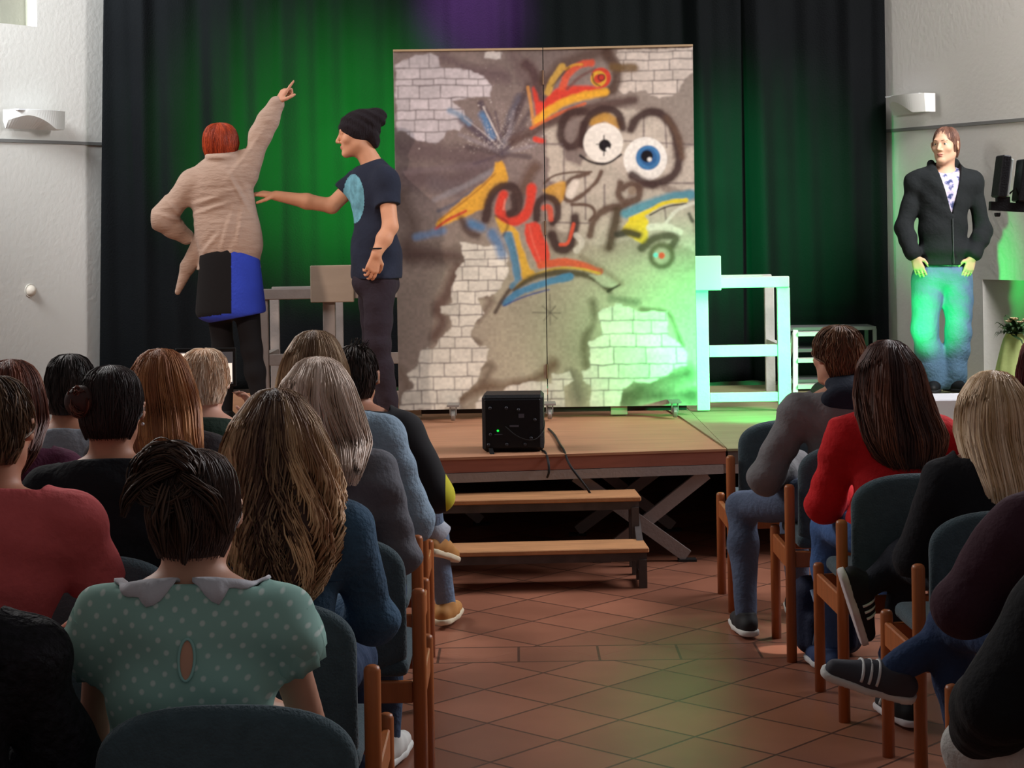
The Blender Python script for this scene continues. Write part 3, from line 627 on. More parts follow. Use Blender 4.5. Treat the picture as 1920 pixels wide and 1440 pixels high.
def poly(pts, color, a=.95, soft=3, off=(730, 80), warp=.5, it=1):
    g = Z2(pts, off); g = np.vstack([g, g[:1]]); g = smooth_pts(g, it)[:-1]; s = np.where(inside(g), 1, -1)*dist_poly(g, True)+WARP*warp; blend(np.clip(s/soft+.5, 0, 1)*a, color)
def disc(c, r, color, a=1, soft=1.5, off=(730, 80), ry=None, ring=None):
    g = Z2([c], off)[0]; rx = r/3.27*1.01; ry_ = (ry or r)/3.27*1.01; d = (np.sqrt(((xx_-g[0])/rx)**2+((yy_-g[1])/ry_)**2)-1)*rx
    if ring: d = np.abs(d)-ring/3.27/2
    blend(np.clip(-d/soft+.5, 0, 1)*a, color)
BT = noise2(26, 60, 3, 2.0)
def bricks(pts, rows, color, seed, bw=44, edge_soft=3, warp=1.1, dark=(96, 84, 84)):
    """brickwork showing through a ragged hole; pts and rows in photograph pixels"""
    g = np.stack(uv(*np.array(pts, float).T), 1); s = np.where(inside(g), 1, -1)*dist_poly(g, True)+WARP*warp; m_ = np.clip(s/edge_soft+.5, 0, 1)
    rs = np.random.RandomState(seed); line = np.zeros((GY, GX)); wob = (noise2(30, seed+5)-.5)*5; rws = [uv(800, r_)[1] for r_ in rows]; tone = np.zeros((GY, GX))
    for i, r_ in enumerate(rws):
        line = np.maximum(line, np.clip(1.6-np.abs(yy_-r_-wob), 0, 1))
        if i+1 < len(rws):
            x_ = -rs.uniform(0, bw)
            band = (yy_-wob > r_) & (yy_-wob <= rws[i+1])
            while x_ < GX:
                w_ = bw*rs.uniform(.75, 1.35); line = np.maximum(line, np.where(band, np.clip(1.4-np.abs(xx_-x_-w_+wob*.4), 0, 1), 0)); tone = np.where(band & (xx_ > x_) & (xx_ <= x_+w_), rs.uniform(-1, 1), tone); x_ += w_
    base_ = np.array(lin(*color)); dk = np.array(lin(*dark)); t = (1+.10*tone+.35*(BT-.5))[..., None]
    colr = np.clip(base_*t, 0, 1); lm = (line*.8*(.6+.8*noise2(18, seed+9)))[..., None].clip(0, 1); colr = colr*(1-lm)+dk*lm
    cv[:] = cv*(1-m_[..., None])+colr*m_[..., None]
# ground: taupe above, warm grey below
n1 = noise2(120, 1, 4); n2 = noise2(60, 2, 4, 1.8)
top_, bot_ = np.array(lin(138, 122, 118)), np.array(lin(176, 168, 148)); tt = np.clip((yy_/GY-.42)/.22, 0, 1)*np.clip((xx_/GX-.0)/.35, .25, 1)
cv[:] = top_*(1-tt[..., None])+bot_*tt[..., None]; cv *= (0.72+.55*n1)[..., None]
rt_ = np.clip((xx_/GX-.55)/.25, 0, 1)[..., None]*np.clip((.62-yy_/GY)/.2, 0, 1)[..., None]; cv[:] = cv*(1-rt_*.55)+np.array(lin(176, 164, 150))*rt_*.55
def smoke(pts, w_, color, a=.7, off=(730, 80), seed=0):
    g = smooth_pts(Z2(pts, off)); r = w_/3.27/2; d = dist_poly(g)+(noise2(40, 80+seed)-.5)*r*1.2; blend(np.clip(1-(d/r), 0, 1)**.7*a, color)
Z3 = (730, 420)
for p, w_, c, a, sd in ((((60, 640), (300, 680), (620, 700)), 190, (104, 86, 88), .8, 1), (((120, 820), (330, 860), (560, 780)), 200, (98, 80, 84), .8, 2), (((80, 960), (160, 1120), (120, 1300)), 190, (96, 80, 74), .8, 3), (((340, 90), (520, 180), (700, 200)), 120, (104, 84, 88), .75, 4), (((60, 190), (130, 260)), 90, (86, 62, 62), .8, 5),
                        (((760, 80), (840, 220), (880, 330)), 130, (112, 92, 92), .7, 6), (((280, 880), (420, 900)), 150, (112, 100, 104), .7, 7)): smoke(p, w_, c, a, seed=sd)
for p, w_, c, a, sd in ((((120, 180), (420, 190)), 190, (82, 62, 58), .85, 8), (((420, 260), (380, 360), (340, 460), (280, 520), (340, 600), (270, 690)), 100, (88, 62, 56), .8, 9), (((520, 430), (650, 450), (540, 580)), 80, (96, 74, 66), .75, 10), (((60, 880), (120, 1000), (90, 1090)), 100, (104, 84, 70), .6, 11), (((480, 700), (560, 730)), 60, (90, 70, 62), .8, 31),
                        (((430, 1080), (560, 990), (740, 1000), (930, 940), (1010, 860)), 90, (98, 70, 48), .75, 12), (((560, 870), (640, 860), (580, 960)), 80, (104, 86, 72), .7, 13), (((1430, 1060), (1600, 980), (1830, 910)), 170, (84, 84, 62), .85, 14), (((1500, 1060), (1860, 1040)), 150, (80, 80, 60), .85, 15), (((1120, 920), (1170, 1080)), 120, (110, 106, 92), .8, 16),
                        (((1250, 480), (1270, 600), (1190, 700), (1210, 860)), 80, (92, 84, 62), .75, 17), (((1370, 450), (1520, 480)), 70, (96, 104, 80), .7, 18), (((1550, 520), (1720, 530), (1760, 640), (1800, 740)), 50, (92, 84, 56), .75, 19)): smoke(p, w_, c, a, off=Z3, seed=sd)
BR_ = (218, 210, 206); BR2 = (226, 222, 210)
bricks([(742, 122), (790, 100), (822, 104), (826, 126), (880, 130), (905, 140), (922, 160), (918, 180), (880, 182), (850, 190), (868, 205), (876, 230), (860, 242), (838, 244), (832, 258), (815, 266), (782, 264), (760, 248), (745, 246), (742, 180)], (95, 127, 148, 160, 184, 206, 224, 246, 268), (206, 196, 200), 1, 40)
bricks([(908, 96), (940, 97), (940, 110), (906, 109)], (92, 114), BR_, 2, 60)
bricks([(1160, 94), (1297, 88), (1299, 136), (1279, 150), (1272, 172), (1250, 182), (1220, 178), (1210, 166), (1170, 176), (1150, 160), (1166, 120), (1156, 104)], (88, 104, 119, 139, 158, 184), (222, 208, 196), 3, 38)
bricks([(1022, 232), (1050, 222), (1060, 300), (1090, 310), (1150, 200), (1230, 215), (1262, 250), (1260, 300), (1300, 270), (1304, 360), (1240, 345), (1180, 330), (1110, 345), (1030, 340)], (600,), (204, 192, 178), 4, 900, 6)
bricks([(1040, 330), (1130, 300), (1190, 340), (1170, 380), (1210, 350), (1300, 372), (1302, 470), (1230, 440), (1120, 460), (1045, 430)], (600,), (196, 186, 172), 5, 900, 8)
bricks([(862, 452), (935, 462), (953, 478), (951, 512), (938, 540), (930, 546), (898, 560), (907, 585), (888, 604), (884, 625), (890, 640), (916, 654), (914, 676), (900, 690), (896, 712), (880, 730), (862, 745), (862, 766), (748, 768), (756, 734), (778, 728), (762, 700), (784, 684), (786, 656), (812, 650), (832, 628), (848, 610), (845, 590), (828, 584), (826, 574), (846, 566), (848, 548), (850, 528), (856, 508), (872, 490)], (452, 470, 487, 501, 527, 547, 570, 591, 612, 632, 653, 679, 705, 730, 756, 772), BR2, 6, 38)
bricks([(900, 742), (940, 732), (965, 722), (1000, 716), (1034, 718), (1034, 700), (1070, 696), (1075, 712), (1058, 722), (1062, 765), (895, 770), (890, 758)], (697, 716, 737, 752, 771), BR2, 7, 40)
bricks([(1122, 585), (1158, 568), (1185, 578), (1212, 586), (1254, 580), (1252, 628), (1276, 642), (1290, 662), (1288, 684), (1262, 690), (1250, 704), (1220, 716), (1188, 716), (1168, 728), (1160, 768), (1105, 768), (1112, 726), (1096, 712), (1094, 696), (1108, 688), (1106, 640), (1130, 628)], (568, 607, 632, 656, 689, 714, 736, 770), BR2, 8, 46)
DK = (66, 46, 44); RED = (224, 66, 48); YEL = (232, 172, 58); BLU = (74, 128, 172)
# burst of rays and spatter
for p, w_, c, a in ((((690, 690), (560, 560), (440, 470)), 30, (86, 74, 88), .8), (((690, 680), (620, 480), (560, 370)), 28, (80, 68, 82), .8), (((700, 660), (740, 480), (800, 340)), 46, (84, 86, 104), .8), (((700, 560), (780, 440), (850, 260)), 26, (78, 60, 62), .7), (((370, 415), (430, 440), (490, 490)), 26, (120, 150, 180), .75), (((570, 440), (600, 500), (630, 570)), 34, (84, 132, 180), .85),
                    (((690, 620), (630, 500), (575, 390)), 7, (226, 214, 206), .9), (((640, 600), (540, 520), (460, 460)), 5, (200, 190, 190), .8), (((700, 640), (780, 570), (900, 530)), 10, (216, 206, 198), .6), (((90, 790), (300, 770), (640, 740)), 30, (120, 104, 110), .5), (((280, 960), (460, 880), (640, 780)), 26, (150, 146, 152), .6), (((300, 1030), (420, 980), (520, 900)), 20, (92, 96, 112), .7)): stroke(p, w_, c, a, .9)
pts_ = rsn.normal(0, 1, (900, 2))
g = Z2([(690, 640)])[0]; spat = np.zeros((GY, GX))
for i in range(900):
    ang = rsn.uniform(0, 2*PI); rad_ = abs(rsn.normal(0, 45))+3; x_ = int(g[0]+math.cos(ang)*rad_*1.1); y_ = int(g[1]-abs(math.sin(ang))*rad_*1.1+12*(rsn.rand())); k_ = rsn.rand() < .15
    if 0 < x_ < GX-2 and 0 < y_ < GY-2: spat[y_:y_+1+k_, x_:x_+1+k_] = rsn.uniform(.3, .9)
blend(spat, (232, 222, 216))
# the comb of the bird
for i_, (x_, y_) in enumerate(((560, 560), (430, 560), (480, 640), (520, 740), (760, 420), (860, 420), (830, 520), (900, 620), (860, 700), (650, 420))): stroke([(690, 680), ((690+x_)/2+8, (680+y_)/2), (x_, y_)], 14+6*(i_ % 3), ((84, 70, 84), (150, 140, 146), (70, 58, 66))[i_ % 3], .55, .9)
stroke([(840, 130), (880, 160), (905, 240), (930, 340)], 50, (84, 60, 62), .85, .8); stroke([(960, 260), (1030, 150), (1150, 90), (1340, 50)], 60, (96, 74, 66), .75, .9); stroke([(1330, 60), (1400, 160), (1390, 270), (1310, 310)], 50, (84, 62, 52), .85, .7); stroke([(1370, 150), (1500, 150)], 40, (120, 92, 56), .85, .7)
stroke([(760, 600), (900, 530), (1050, 460), (1220, 395), (1420, 360), (1500, 350)], 44, (88, 66, 62), .85, .8)
poly([(890, 500), (900, 430), (870, 280), (890, 260), (930, 380), (990, 300), (1060, 260), (1140, 260), (1240, 260), (1330, 290), (1250, 330), (1100, 350), (1000, 410), (930, 460)], RED, .95, 5)
stroke([(905, 480), (1000, 395), (1150, 330), (1320, 300)], 40, (240, 178, 56), .95, .5); stroke([(870, 520), (960, 470), (1080, 410), (1200, 370)], 16, (226, 106, 60), .8, .6); stroke([(850, 270), (870, 380), (885, 500)], 16, (220, 150, 80), .8)
stroke([(970, 300), (1010, 210), (1060, 140)], 34, (214, 170, 80), .9); stroke([(1060, 270), (1090, 190), (1160, 130), (1240, 120)], 34, (226, 92, 62), .92); stroke([(1080, 160), (1130, 130), (1180, 130)], 14, (222, 160, 60), .9)
stroke([(1000, 260), (1060, 190), (1100, 150)], 12, DK, .6, .9); stroke([(1090, 280), (1170, 200), (1260, 160)], 16, (120, 70, 66), .6, .9)
disc((1296, 212), 62, (214, 72, 54)); disc((1282, 218), 38, (232, 178, 62), ring=20); disc((1302, 212), 22, (206, 62, 52)); disc((1300, 210), 20, (70, 30, 40), ring=7); stroke([(1245, 190), (1250, 240), (1290, 262)], 10, (60, 30, 36), .8); stroke([(900, 590), (935, 600)], 28, RED)
# loop and eyelids
stroke([(1200, 420), (1110, 410), (1050, 500), (1050, 600), (1110, 650), (1170, 600), (1190, 500)], 38, DK, .9, .6)
for a, b in (((1070, 640), (1070, 960)), ((1560, 450), (1560, 600)), ((1690, 480), (1700, 640)), ((1200, 800), (1205, 1080)), ((1320, 870), (1320, 1010)), ((1690, 1010), (1700, 1100)), ((1120, 1000), (1125, 1200))): stroke([a, b], 11, (112, 98, 100), .7, .8)
for a, b in (((860, 615), (1060, 620)), ((1440, 600), (1870, 625)), ((960, 880), (1070, 870)), ((1560, 860), (1870, 860)), ((1000, 1100), (1230, 1105))): stroke([a, b], 10, (112, 98, 100), .7, .8)
stroke([(1250, 480), (1320, 440), (1400, 500)], 50, (204, 152, 62), .9); stroke([(1185, 620), (1190, 500), (1250, 420), (1340, 395), (1410, 430), (1430, 520)], 38, DK, .92, .5)
disc((1312, 612), 122, (248, 242, 232), 1, 2, ry=122); disc((1570, 712), 134, (250, 246, 238), 1, 2, ry=134)
stroke([(1170, 690), (1240, 735), (1340, 745), (1420, 685)], 14, (40, 30, 34), .95)
disc((1322, 628), 38, (26, 20, 24)); stroke([(1316, 568), (1316, 690)], 8, (40, 34, 40), .9); stroke([(1270, 620), (1360, 622)], 7, (40, 34, 40), .9); disc((1340, 652), 12, (250, 248, 240))
disc((1587, 703), 76, (70, 128, 182)); disc((1588, 700), 52, (54, 104, 160)); disc((1580, 694), 37, (20, 18, 26)); disc((1596, 714), 13, (250, 250, 246))
stroke([(1480, 530), (1520, 450), (1610, 415), (1700, 450), (1755, 560), (1785, 700), (1760, 800), (1680, 855), (1580, 870), (1490, 810)], 42, DK, .92, .6); stroke([(1700, 460), (1770, 560), (1800, 700)], 30, (110, 84, 66), .6, .9)
# swirls below the eyes
for p, w_ in ((((950, 860), (1000, 810), (1120, 790), (1240, 790)), 13), (((1300, 790), (1270, 860), (1150, 960), (1080, 970), (1060, 900), (1110, 830), (1220, 800)), 22), (((1420, 860), (1400, 930), (1450, 990), (1530, 960), (1540, 890), (1480, 860), (1430, 890)), 34), (((1120, 990), (1230, 990), (1270, 1040), (1230, 1090)), 16), (((1230, 1180), (1250, 1090), (1330, 1010), (1450, 1000)), 34)): stroke(p, w_, (96, 72, 60), .88, .6)
disc((1490, 905), 26, (150, 130, 112), .8); stroke([(1140, 860), (1110, 930)], 40, (236, 226, 214), .8)
stroke([(1400, 1030), (1385, 1120), (1350, 1250)], 48, (78, 62, 46), .9, .7)
# the yellow wing and red curls
poly([(650, 730), (700, 722), (735, 850), (690, 880), (620, 930), (590, 1010), (520, 1040), (400, 1090), (300, 1130), (275, 1110), (400, 1000), (520, 900), (640, 800)], YEL, .95, 4); stroke([(285, 1140), (340, 1090), (470, 1030)], 16, (206, 78, 56), .95); stroke([(300, 1090), (420, 1000), (560, 890), (650, 800)], 9, (150, 90, 50), .6)
stroke([(160, 1190), (260, 1170), (330, 1150)], 34, (110, 140, 180), .8, .9); stroke([(500, 1110), (560, 1130)], 50, (70, 130, 180), .8, .8); stroke([(440, 1080), (480, 1160), (540, 1180)], 34, DK, .7, .8)
poly([(940, 900), (1050, 840), (1090, 850), (1060, 1000), (1010, 990)], (214, 160, 66), .9, 5); stroke([(820, 900), (870, 780), (900, 760)], 50, (100, 74, 60), .7, .9)
stroke([(590, 1080), (610, 950), (680, 875), (770, 880), (805, 960), (780, 1050), (730, 1060)], 44, DK, .92, .5)
stroke([(700, 930), (672, 1000), (690, 1080), (770, 1100), (840, 1060), (870, 970), (875, 890)], 58, RED, .95, .4); stroke([(710, 960), (700, 1020)], 12, (240, 140, 120), .7)
stroke([(760, 940), (775, 1010), (740, 1050)], 36, DK, .85, .5)
stroke([(905, 1080), (905, 980), (960, 935), (1030, 970), (1040, 1070), (1000, 1100)], 34, DK, .92, .5); stroke([(950, 1010), (985, 1000), (990, 1080)], 26, (216, 92, 70), .9)
stroke([(1000, 1180), (1030, 1265), (1100, 1265), (1130, 1180), (1140, 1070)], 46, DK, .92, .5); stroke([(1050, 1235), (1100, 1235), (1130, 1110)], 20, (226, 92, 66), .95, .4)
poly([(645, 1060), (700, 1100), (790, 1140), (805, 1220), (840, 1300), (855, 1380), (900, 1400), (880, 1450), (805, 1450), (790, 1340), (760, 1230), (690, 1170), (660, 1120)], (226, 178, 62), .95, 4)
poly([(835, 1110), (920, 1090), (950, 1190), (985, 1260), (980, 1370), (915, 1375), (870, 1280), (830, 1180)], (226, 72, 54), .97, 4); stroke([(860, 1120), (880, 1220), (930, 1340)], 12, (240, 120, 100), .5)
stroke([(725, 1180), (765, 1300), (790, 1440)], 40, (86, 140, 176), .92); stroke([(630, 1170), (670, 1230), (690, 1290)], 50, (84, 132, 180), .8, .8); stroke([(740, 1190), (770, 1270), (800, 1420)], 8, (40, 40, 44), .8)
stroke([(700, 1180), (740, 1100), (650, 1060)], 14, DK, .5, .9); stroke([(1150, 1180), (1190, 1230), (1150, 1270)], 30, (226, 218, 208), .7)
# lower ribbon
stroke([(930, 250), (1050, 228), (1180, 245), (1290, 290)], 46, (220, 96, 62), .95, .4, Z3); stroke([(780, 380), (860, 320), (1000, 270), (1150, 265), (1290, 300)], 14, (214, 180, 70), .9, .5, Z3); stroke([(770, 400), (860, 330), (1000, 295), (1150, 295), (1260, 330), (1350, 400)], 30, (74, 66, 44), .85, .7, Z3)
stroke([(710, 480), (800, 410), (950, 360), (1110, 320)], 44, (70, 134, 176), .92, .4, Z3); stroke([(700, 500), (830, 440), (980, 400)], 9, (50, 70, 140), .8, .6, Z3); stroke([(650, 540), (700, 450), (760, 370)], 20, (72, 60, 54), .8, .7, Z3); stroke([(740, 60), (800, 330), (750, 380)], 26, (92, 140, 168), .8, .5, Z3)
poly([(1230, 310), (1340, 310), (1410, 365), (1345, 400)], (186, 184, 162), .9, 4, Z3); stroke([(1340, 410), (1415, 370)], 14, (60, 58, 44), .95, .5, Z3); stroke([(1180, 200), (1300, 270), (1420, 360)], 30, (122, 104, 84), .5, .9, Z3)
for a, b in (((880, 540), (1050, 545)), ((940, 500), (1030, 580)), ((985, 430), (988, 620)), ((950, 590), (1020, 500))): stroke([a, b], 7, (96, 90, 80), .7, .9, Z3)
# small fish at the right edge
stroke([(1450, 1050), (1540, 1010), (1690, 950), (1860, 930)], 46, (86, 152, 172), .92, .6); stroke([(1480, 1080), (1580, 1040), (1690, 975), (1820, 965)], 26, (240, 214, 44), .95, .4)
poly([(1500, 1070), (1590, 1050), (1590, 1210), (1560, 1240), (1520, 1210), (1420, 1160), (1440, 1110)], (240, 212, 44), .95, 4); stroke([(1600, 1055), (1700, 1000), (1820, 985)], 10, (50, 44, 40), .9); stroke([(1700, 1100), (1760, 1020), (1870, 980)], 18, (230, 226, 214), .85)
stroke([(1600, 1130), (1700, 1120), (1780, 1160)], 34, (232, 228, 214), .9); stroke([(1400, 1175), (1460, 1155), (1530, 1180)], 36, (56, 54, 44), .9, .6); stroke([(1550, 1260), (1620, 1190), (1770, 1180), (1740, 1240)], 40, (72, 70, 50), .85, .6)
disc((1672, 1305), 66, (84, 82, 56), .85, 6, ring=34); disc((1672, 1303), 20, (222, 84, 64)); disc((1636, 1300), 15, (120, 206, 210)); stroke([(1840, 1050), (1860, 1090)], 22, (70, 70, 60), .8)
for _ in range(3):
    for ax_ in (0, 1): cv = (np.roll(cv, 1, ax_)+2*cv+np.roll(cv, -1, ax_))/4
cv *= (.80+.16*noise2(90, 92, 3))[..., None]; cv = cv*(1+.10*(noise2(5, 91, 1)[..., None]-.5)*2); cv = np.clip(cv, 0, 1)
PAINT = attr_mat('painted_canvas', .75, .2)
root = empty('painted_panel', (*((P(737, 768, 10.5)+P(1307, 760, 10.5))[:2]/2), ST), 'tall folding panel with graffiti cartoon eyes and painted brickwork on wheels', 'painted panel'); base = np.array(root.location)
TLc, TRc, BLc, BRc = P(737, 95, 10.50), P(1299, 85, 10.50), P(748, 770, 10.50), P(1307, 760, 10.50)
ALU = mat('panel_edge_beige', (176, 150, 118), .6); HNG = mat('hinge_brown', (110, 84, 66), .5, metal=.3)
def panel_pt(u, v, dy=0):
    p = (TLc*(1-u)+TRc*u)*(1-v)+(BLc*(1-u)+BRc*u)*v; q = p.copy(); q[1] += dy+.05*(1-abs(u-.5)*2)-.0; return q
for h_ in (0, 1):
    u0, u1 = (.0, .4985) if h_ == 0 else (.5015, 1.0); c0, c1 = int(round(u0*(GX-1))), int(round(u1*(GX-1))); nx = c1-c0+1
    U, Vv = np.meshgrid(np.linspace(u0, u1, nx), np.linspace(0, 1, GY)); G = (TLc*(1-U[..., None])+TRc*U[..., None])*(1-Vv[..., None])+(BLc*(1-U[..., None])+BRc*U[..., None])*Vv[..., None]
    G[..., 1] += .05*(1-abs(U-.5)*2); I = np.arange(nx*GY).reshape(GY, nx); Q = np.stack([I[1:, :-1], I[1:, 1:], I[:-1, 1:], I[:-1, :-1]], -1).reshape(-1, 4)
    leafp = MB(); cs = [panel_pt(u0, 0, .001), panel_pt(u1, 0, .001), panel_pt(u1, 1, .001), panel_pt(u0, 1, .001)]; V = cs+[c_+np.array([0, .045, 0]) for c_ in cs]
    leafp.add(V, [(0, 1, 2, 3), (7, 6, 5, 4), (0, 4, 5, 1), (1, 5, 6, 2), (2, 6, 7, 3), (3, 7, 4, 0)]); lf = leafp.build('panel_leaf', ALU, root, base)
    mesh_obj('painted_canvas', G.reshape(-1, 3), Q, PAINT, lf, True, base, col=cv[:, c0:c1+1].reshape(-1, 3))
    m = MB(); m.beam(panel_pt(u0, 0, -.003), panel_pt(u1, 0, -.003), .012, .012); m.build('top_edge', ALU, lf, base)
for v in (.08, .5, .9):
    m = MB(); a = panel_pt(.4995, v-.02, -.006); b = panel_pt(.4995, v+.02, -.006); m.tube([a, b], .006, 8); m.build('hinge', HNG, root, base)
for px, py in ((850, 800), (1031, 786), (1266, 790)):
    p = P(px, py, 10.38); x = p[0]; z0 = ST+.0085; m = MB(); m.lathe([(.028, -.012), (.033, -.008), (.033, .008), (.028, .012)], (x, 10.38, z0+.033), 18, 'X'); m.box((x-.02, 10.37, z0+.033), (x-.014, 10.41, z0+.085)); m.box((x+.014, 10.37, z0+.033), (x+.02, 10.41, z0+.085)); m.box((x-.035, 10.35, z0+.083), (x+.035, 10.50, z0+.093))
    c_ = m.build('caster', mat('caster_metal', (150, 150, 150), .35, metal=.7), root, base)
for px in (775, 1160):
    p = P(px, 775, 10.62); m = MB(); m.box((p[0]-.05, 10.58, ST+.0085), (p[0]+.05, 10.64, ST+.16), bev=.004); m.build('support_foot', mat('foot_wood', (170, 160, 140), .7), root, base)
# dark strip behind the gap under the panel
m = MB(); a = panel_pt(.03, 1, .08); b = panel_pt(.97, 1, .08); m.box((a[0], a[1], ST+.03), (b[0], a[1]+.02, ST+.13)); m.build('gap_strip', mat('gap_strip_dark', (40, 34, 32), .8), root, base)
# ---------------------------------------------------------------- people
def skin_mat(name, col): return mat(name, col, .55, spec=.35, var=.06, vscale=14)
SK = skin_mat('skin', (205, 150, 125)); SKD = skin_mat('skin_tan', (190, 132, 105))
LIP = mat('lips', (190, 122, 108), .5); EYEW = mat('eye_white', (225, 222, 215), .25, spec=.5); IRIS = mat('iris', (70, 62, 50), .2, spec=.6)
HAIR = attr_mat('hair_strands', .5, .35)
def head(S, c, R, sc_=1.0, ears=True):
    """cranium, jaw, nose, brow, lips, chin and ears blended into the body; R columns: right, face, up"""
    c = np.asarray(c, float); L = lambda x, y, z: c+R @ (np.array([x, y, z])*sc_)
    S.ell(L(0, -.012, .03), np.array([.074, .094, .088])*sc_, R, .02)
    S.ell(L(0, .018, -.035), np.array([.060, .072, .082])*sc_, R, .03)
    S.cone(L(-.045, -.005, -.055), L(-.012, .066, -.098), .018*sc_, .017*sc_, .03)
    S.cone(L(.045, -.005, -.055), L(.012, .066, -.098), .018*sc_, .017*sc_, .03)
    S.ell(L(0, .072, -.098), np.array([.022, .018, .016])*sc_, R, .014)
    S.cone(L(-.03, .078, .03), L(.03, .078, .03), .014*sc_, None, .016)
    S.cone(L(0, .088, .014), L(0, .110, -.026), .008*sc_, .0115*sc_, .010)
    for s_ in (-1, 1):
        S.ell(L(.013*s_, .097, -.032), np.array([.008, .010, .007])*sc_, R, .006)
        S.ell(L(.042*s_, .058, -.022), np.array([.022, .02, .02])*sc_, R, .02)
        S.ell(L(.031*s_, .099, .008), np.array([.014, .012, .008])*sc_, R, .008, sub=True)
        S.cone(L(.019*s_, .0865, .0145), L(.044*s_, .077, .0135), .0045*sc_, None, .003); S.cone(L(.020*s_, .084, .001), L(.042*s_, .076, .001), .004*sc_, None, .003)
    S.ell(L(0, .086, -.058), np.array([.023, .013, .0055])*sc_, R, .004)
    S.ell(L(0, .084, -.069), np.array([.020, .013, .006])*sc_, R, .004)
    if ears:
        for s_ in (-1, 1):
            E = R @ rotz(-.45*s_) @ rotx(-.2)
            S.ell(L(.083*s_, -.006, -.002), np.array([.010, .019, .032])*sc_, E, .006)
            S.ell(L(.091*s_, -.0, .0), np.array([.006, .009, .016])*sc_, E, .003, sub=True)
def eyes(c, R, parent, base, iris=IRIS, brow=None, sc_=1.0, dy=0):
    for s_ in (-1, 1):
        p = np.asarray(c)+R @ (np.array([.031*s_, .0755+dy, .0078])*sc_)
        b = MB(); b.lathe([(.0001, -.0112), (.0055, -.0096), (.0095, -.006), (.0112, 0), (.0095, .006), (.0055, .0096), (.0001, .0112)], (0, 0, 0), 16)
        V = [p+R @ rotz(.18) @ (rotx(-PI/2) @ np.array(v)) for v in b.v]
        mi = [1 if min(b.v[i][2] for i in f) > .0095 else 0 for f in b.f]
        e = mesh_obj('eye', V, b.f, None, parent, True, base, slots=[EYEW, iris], midx=mi)
        if brow:
            bb = MB(); bb.tube([np.asarray(c)+R @ (np.array([s_*x, y, z])*sc_) for x, y, z in ((.014, .094, .028), (.03, .091, .033), (.05, .075, .028))], [.0020, .0022, .0010], 6)
            bb.build('eyebrow', brow, parent, base, smooth=True)
def hand(S, wr, d, nrm, thumb, curl=.35, size=1.0, pointing=False, spread=.06):
    """palm, five unequal bent fingers and a thumb; d: towards the fingers, nrm: out of the palm, thumb: +1 when the thumb lies on d x nrm"""
    d = np.asarray(d, float); d /= np.linalg.norm(d); nrm = np.asarray(nrm, float); nrm = nrm-d*(nrm@d); nrm /= np.linalg.norm(nrm)
    sd = np.cross(d, nrm)*thumb; z = size; wr = np.asarray(wr, float)
    S.cone(wr-d*.02*z, wr+d*.01*z, .024*z, .022*z, .012)
    for i, (o, ln) in enumerate(((.028, .088), (.010, .092), (-.009, .088), (-.026, .078))):
        S.cone(wr+sd*o*.45*z, wr+(d*ln+sd*o)*z, .0145*z, .0115*z, .010)
    for i, (o, ln, fl, r) in enumerate(((.029, .088, .070, .0088), (.010, .092, .078, .009), (-.010, .088, .072, .0086), (-.028, .078, .056, .0076))):
        cu = curl*(1+.25*i)
        if pointing: cu = .04 if i == 0 else 1.25+.05*i
        p = wr+(d*ln+sd*o)*z; a = 0
        for seg, (frac, w) in enumerate(((.45, .7), (.30, 1.1), (.25, .8))):
            a += cu*w; dirn = d*math.cos(a)+nrm*math.sin(a)+sd*spread*(1.5-i)*.6
            dirn /= np.linalg.norm(dirn); q = p+dirn*fl*frac*z; S.cone(p, q, r*z*(1-.08*seg), r*z*(1-.08*(seg+1)), .004); p = q
    p = wr+(d*.022+sd*.020)*z; t1 = d*.62+sd*.72+nrm*.30; t1 /= np.linalg.norm(t1); q = p+t1*.042*z; S.cone(p, q, .0145*z, .0115*z, .010)
    t2 = d*.9+sd*.30+nrm*.35*(1+curl); t2 /= np.linalg.norm(t2); q2 = q+t2*.032*z; S.cone(q, q2, .0108*z, .0095*z, .004)
    t3 = d*.95+nrm*.4*(1+curl); t3 /= np.linalg.norm(t3); S.cone(q2, q2+t3*.024*z, .0095*z, .0078*z, .004)
def torso(S, J, off=0.0, wide=1.0, k=.045, belly=0):
    """J: neck (base), sl, sr (shoulders), hl, hr (hips), optional waist"""
    pel = (J['hl']+J['hr'])/2; nk = J['neck']; wst = J.get('waist', pel*.6+nk*.4)
    Rp = frame(J['hr']-J['hl'], wst-pel); Rc = frame(J['sr']-J['sl'], nk-wst)
    sw = np.linalg.norm(J['sr']-J['sl'])/2; ch = wst*.35+nk*.65
    S.ell(ch-Rc[:, 2]*.03, [sw*.90*wide+off, .108+off, .185+off], Rc, k)
    S.ell(ch+Rc[:, 2]*.045, [sw*.98*wide+off, .095+off, .10+off], Rc, k)
    S.ell(wst, [.138*wide+off, .098+belly+off, .15+off], Rp, k)
    S.ell(pel+Rp[:, 2]*.03, [.165*wide+off, .115+off, .12+off], Rp, k)
    for s_ in ('sl', 'sr'):
        S.cone(nk-Rc[:, 2]*.01, J[s_], .050+off*.7, .052+off, .035)
        S.cone(ch-Rc[:, 2]*.02, J[s_]-Rc[:, 2]*.02, .07+off*.7, .058+off, .035)
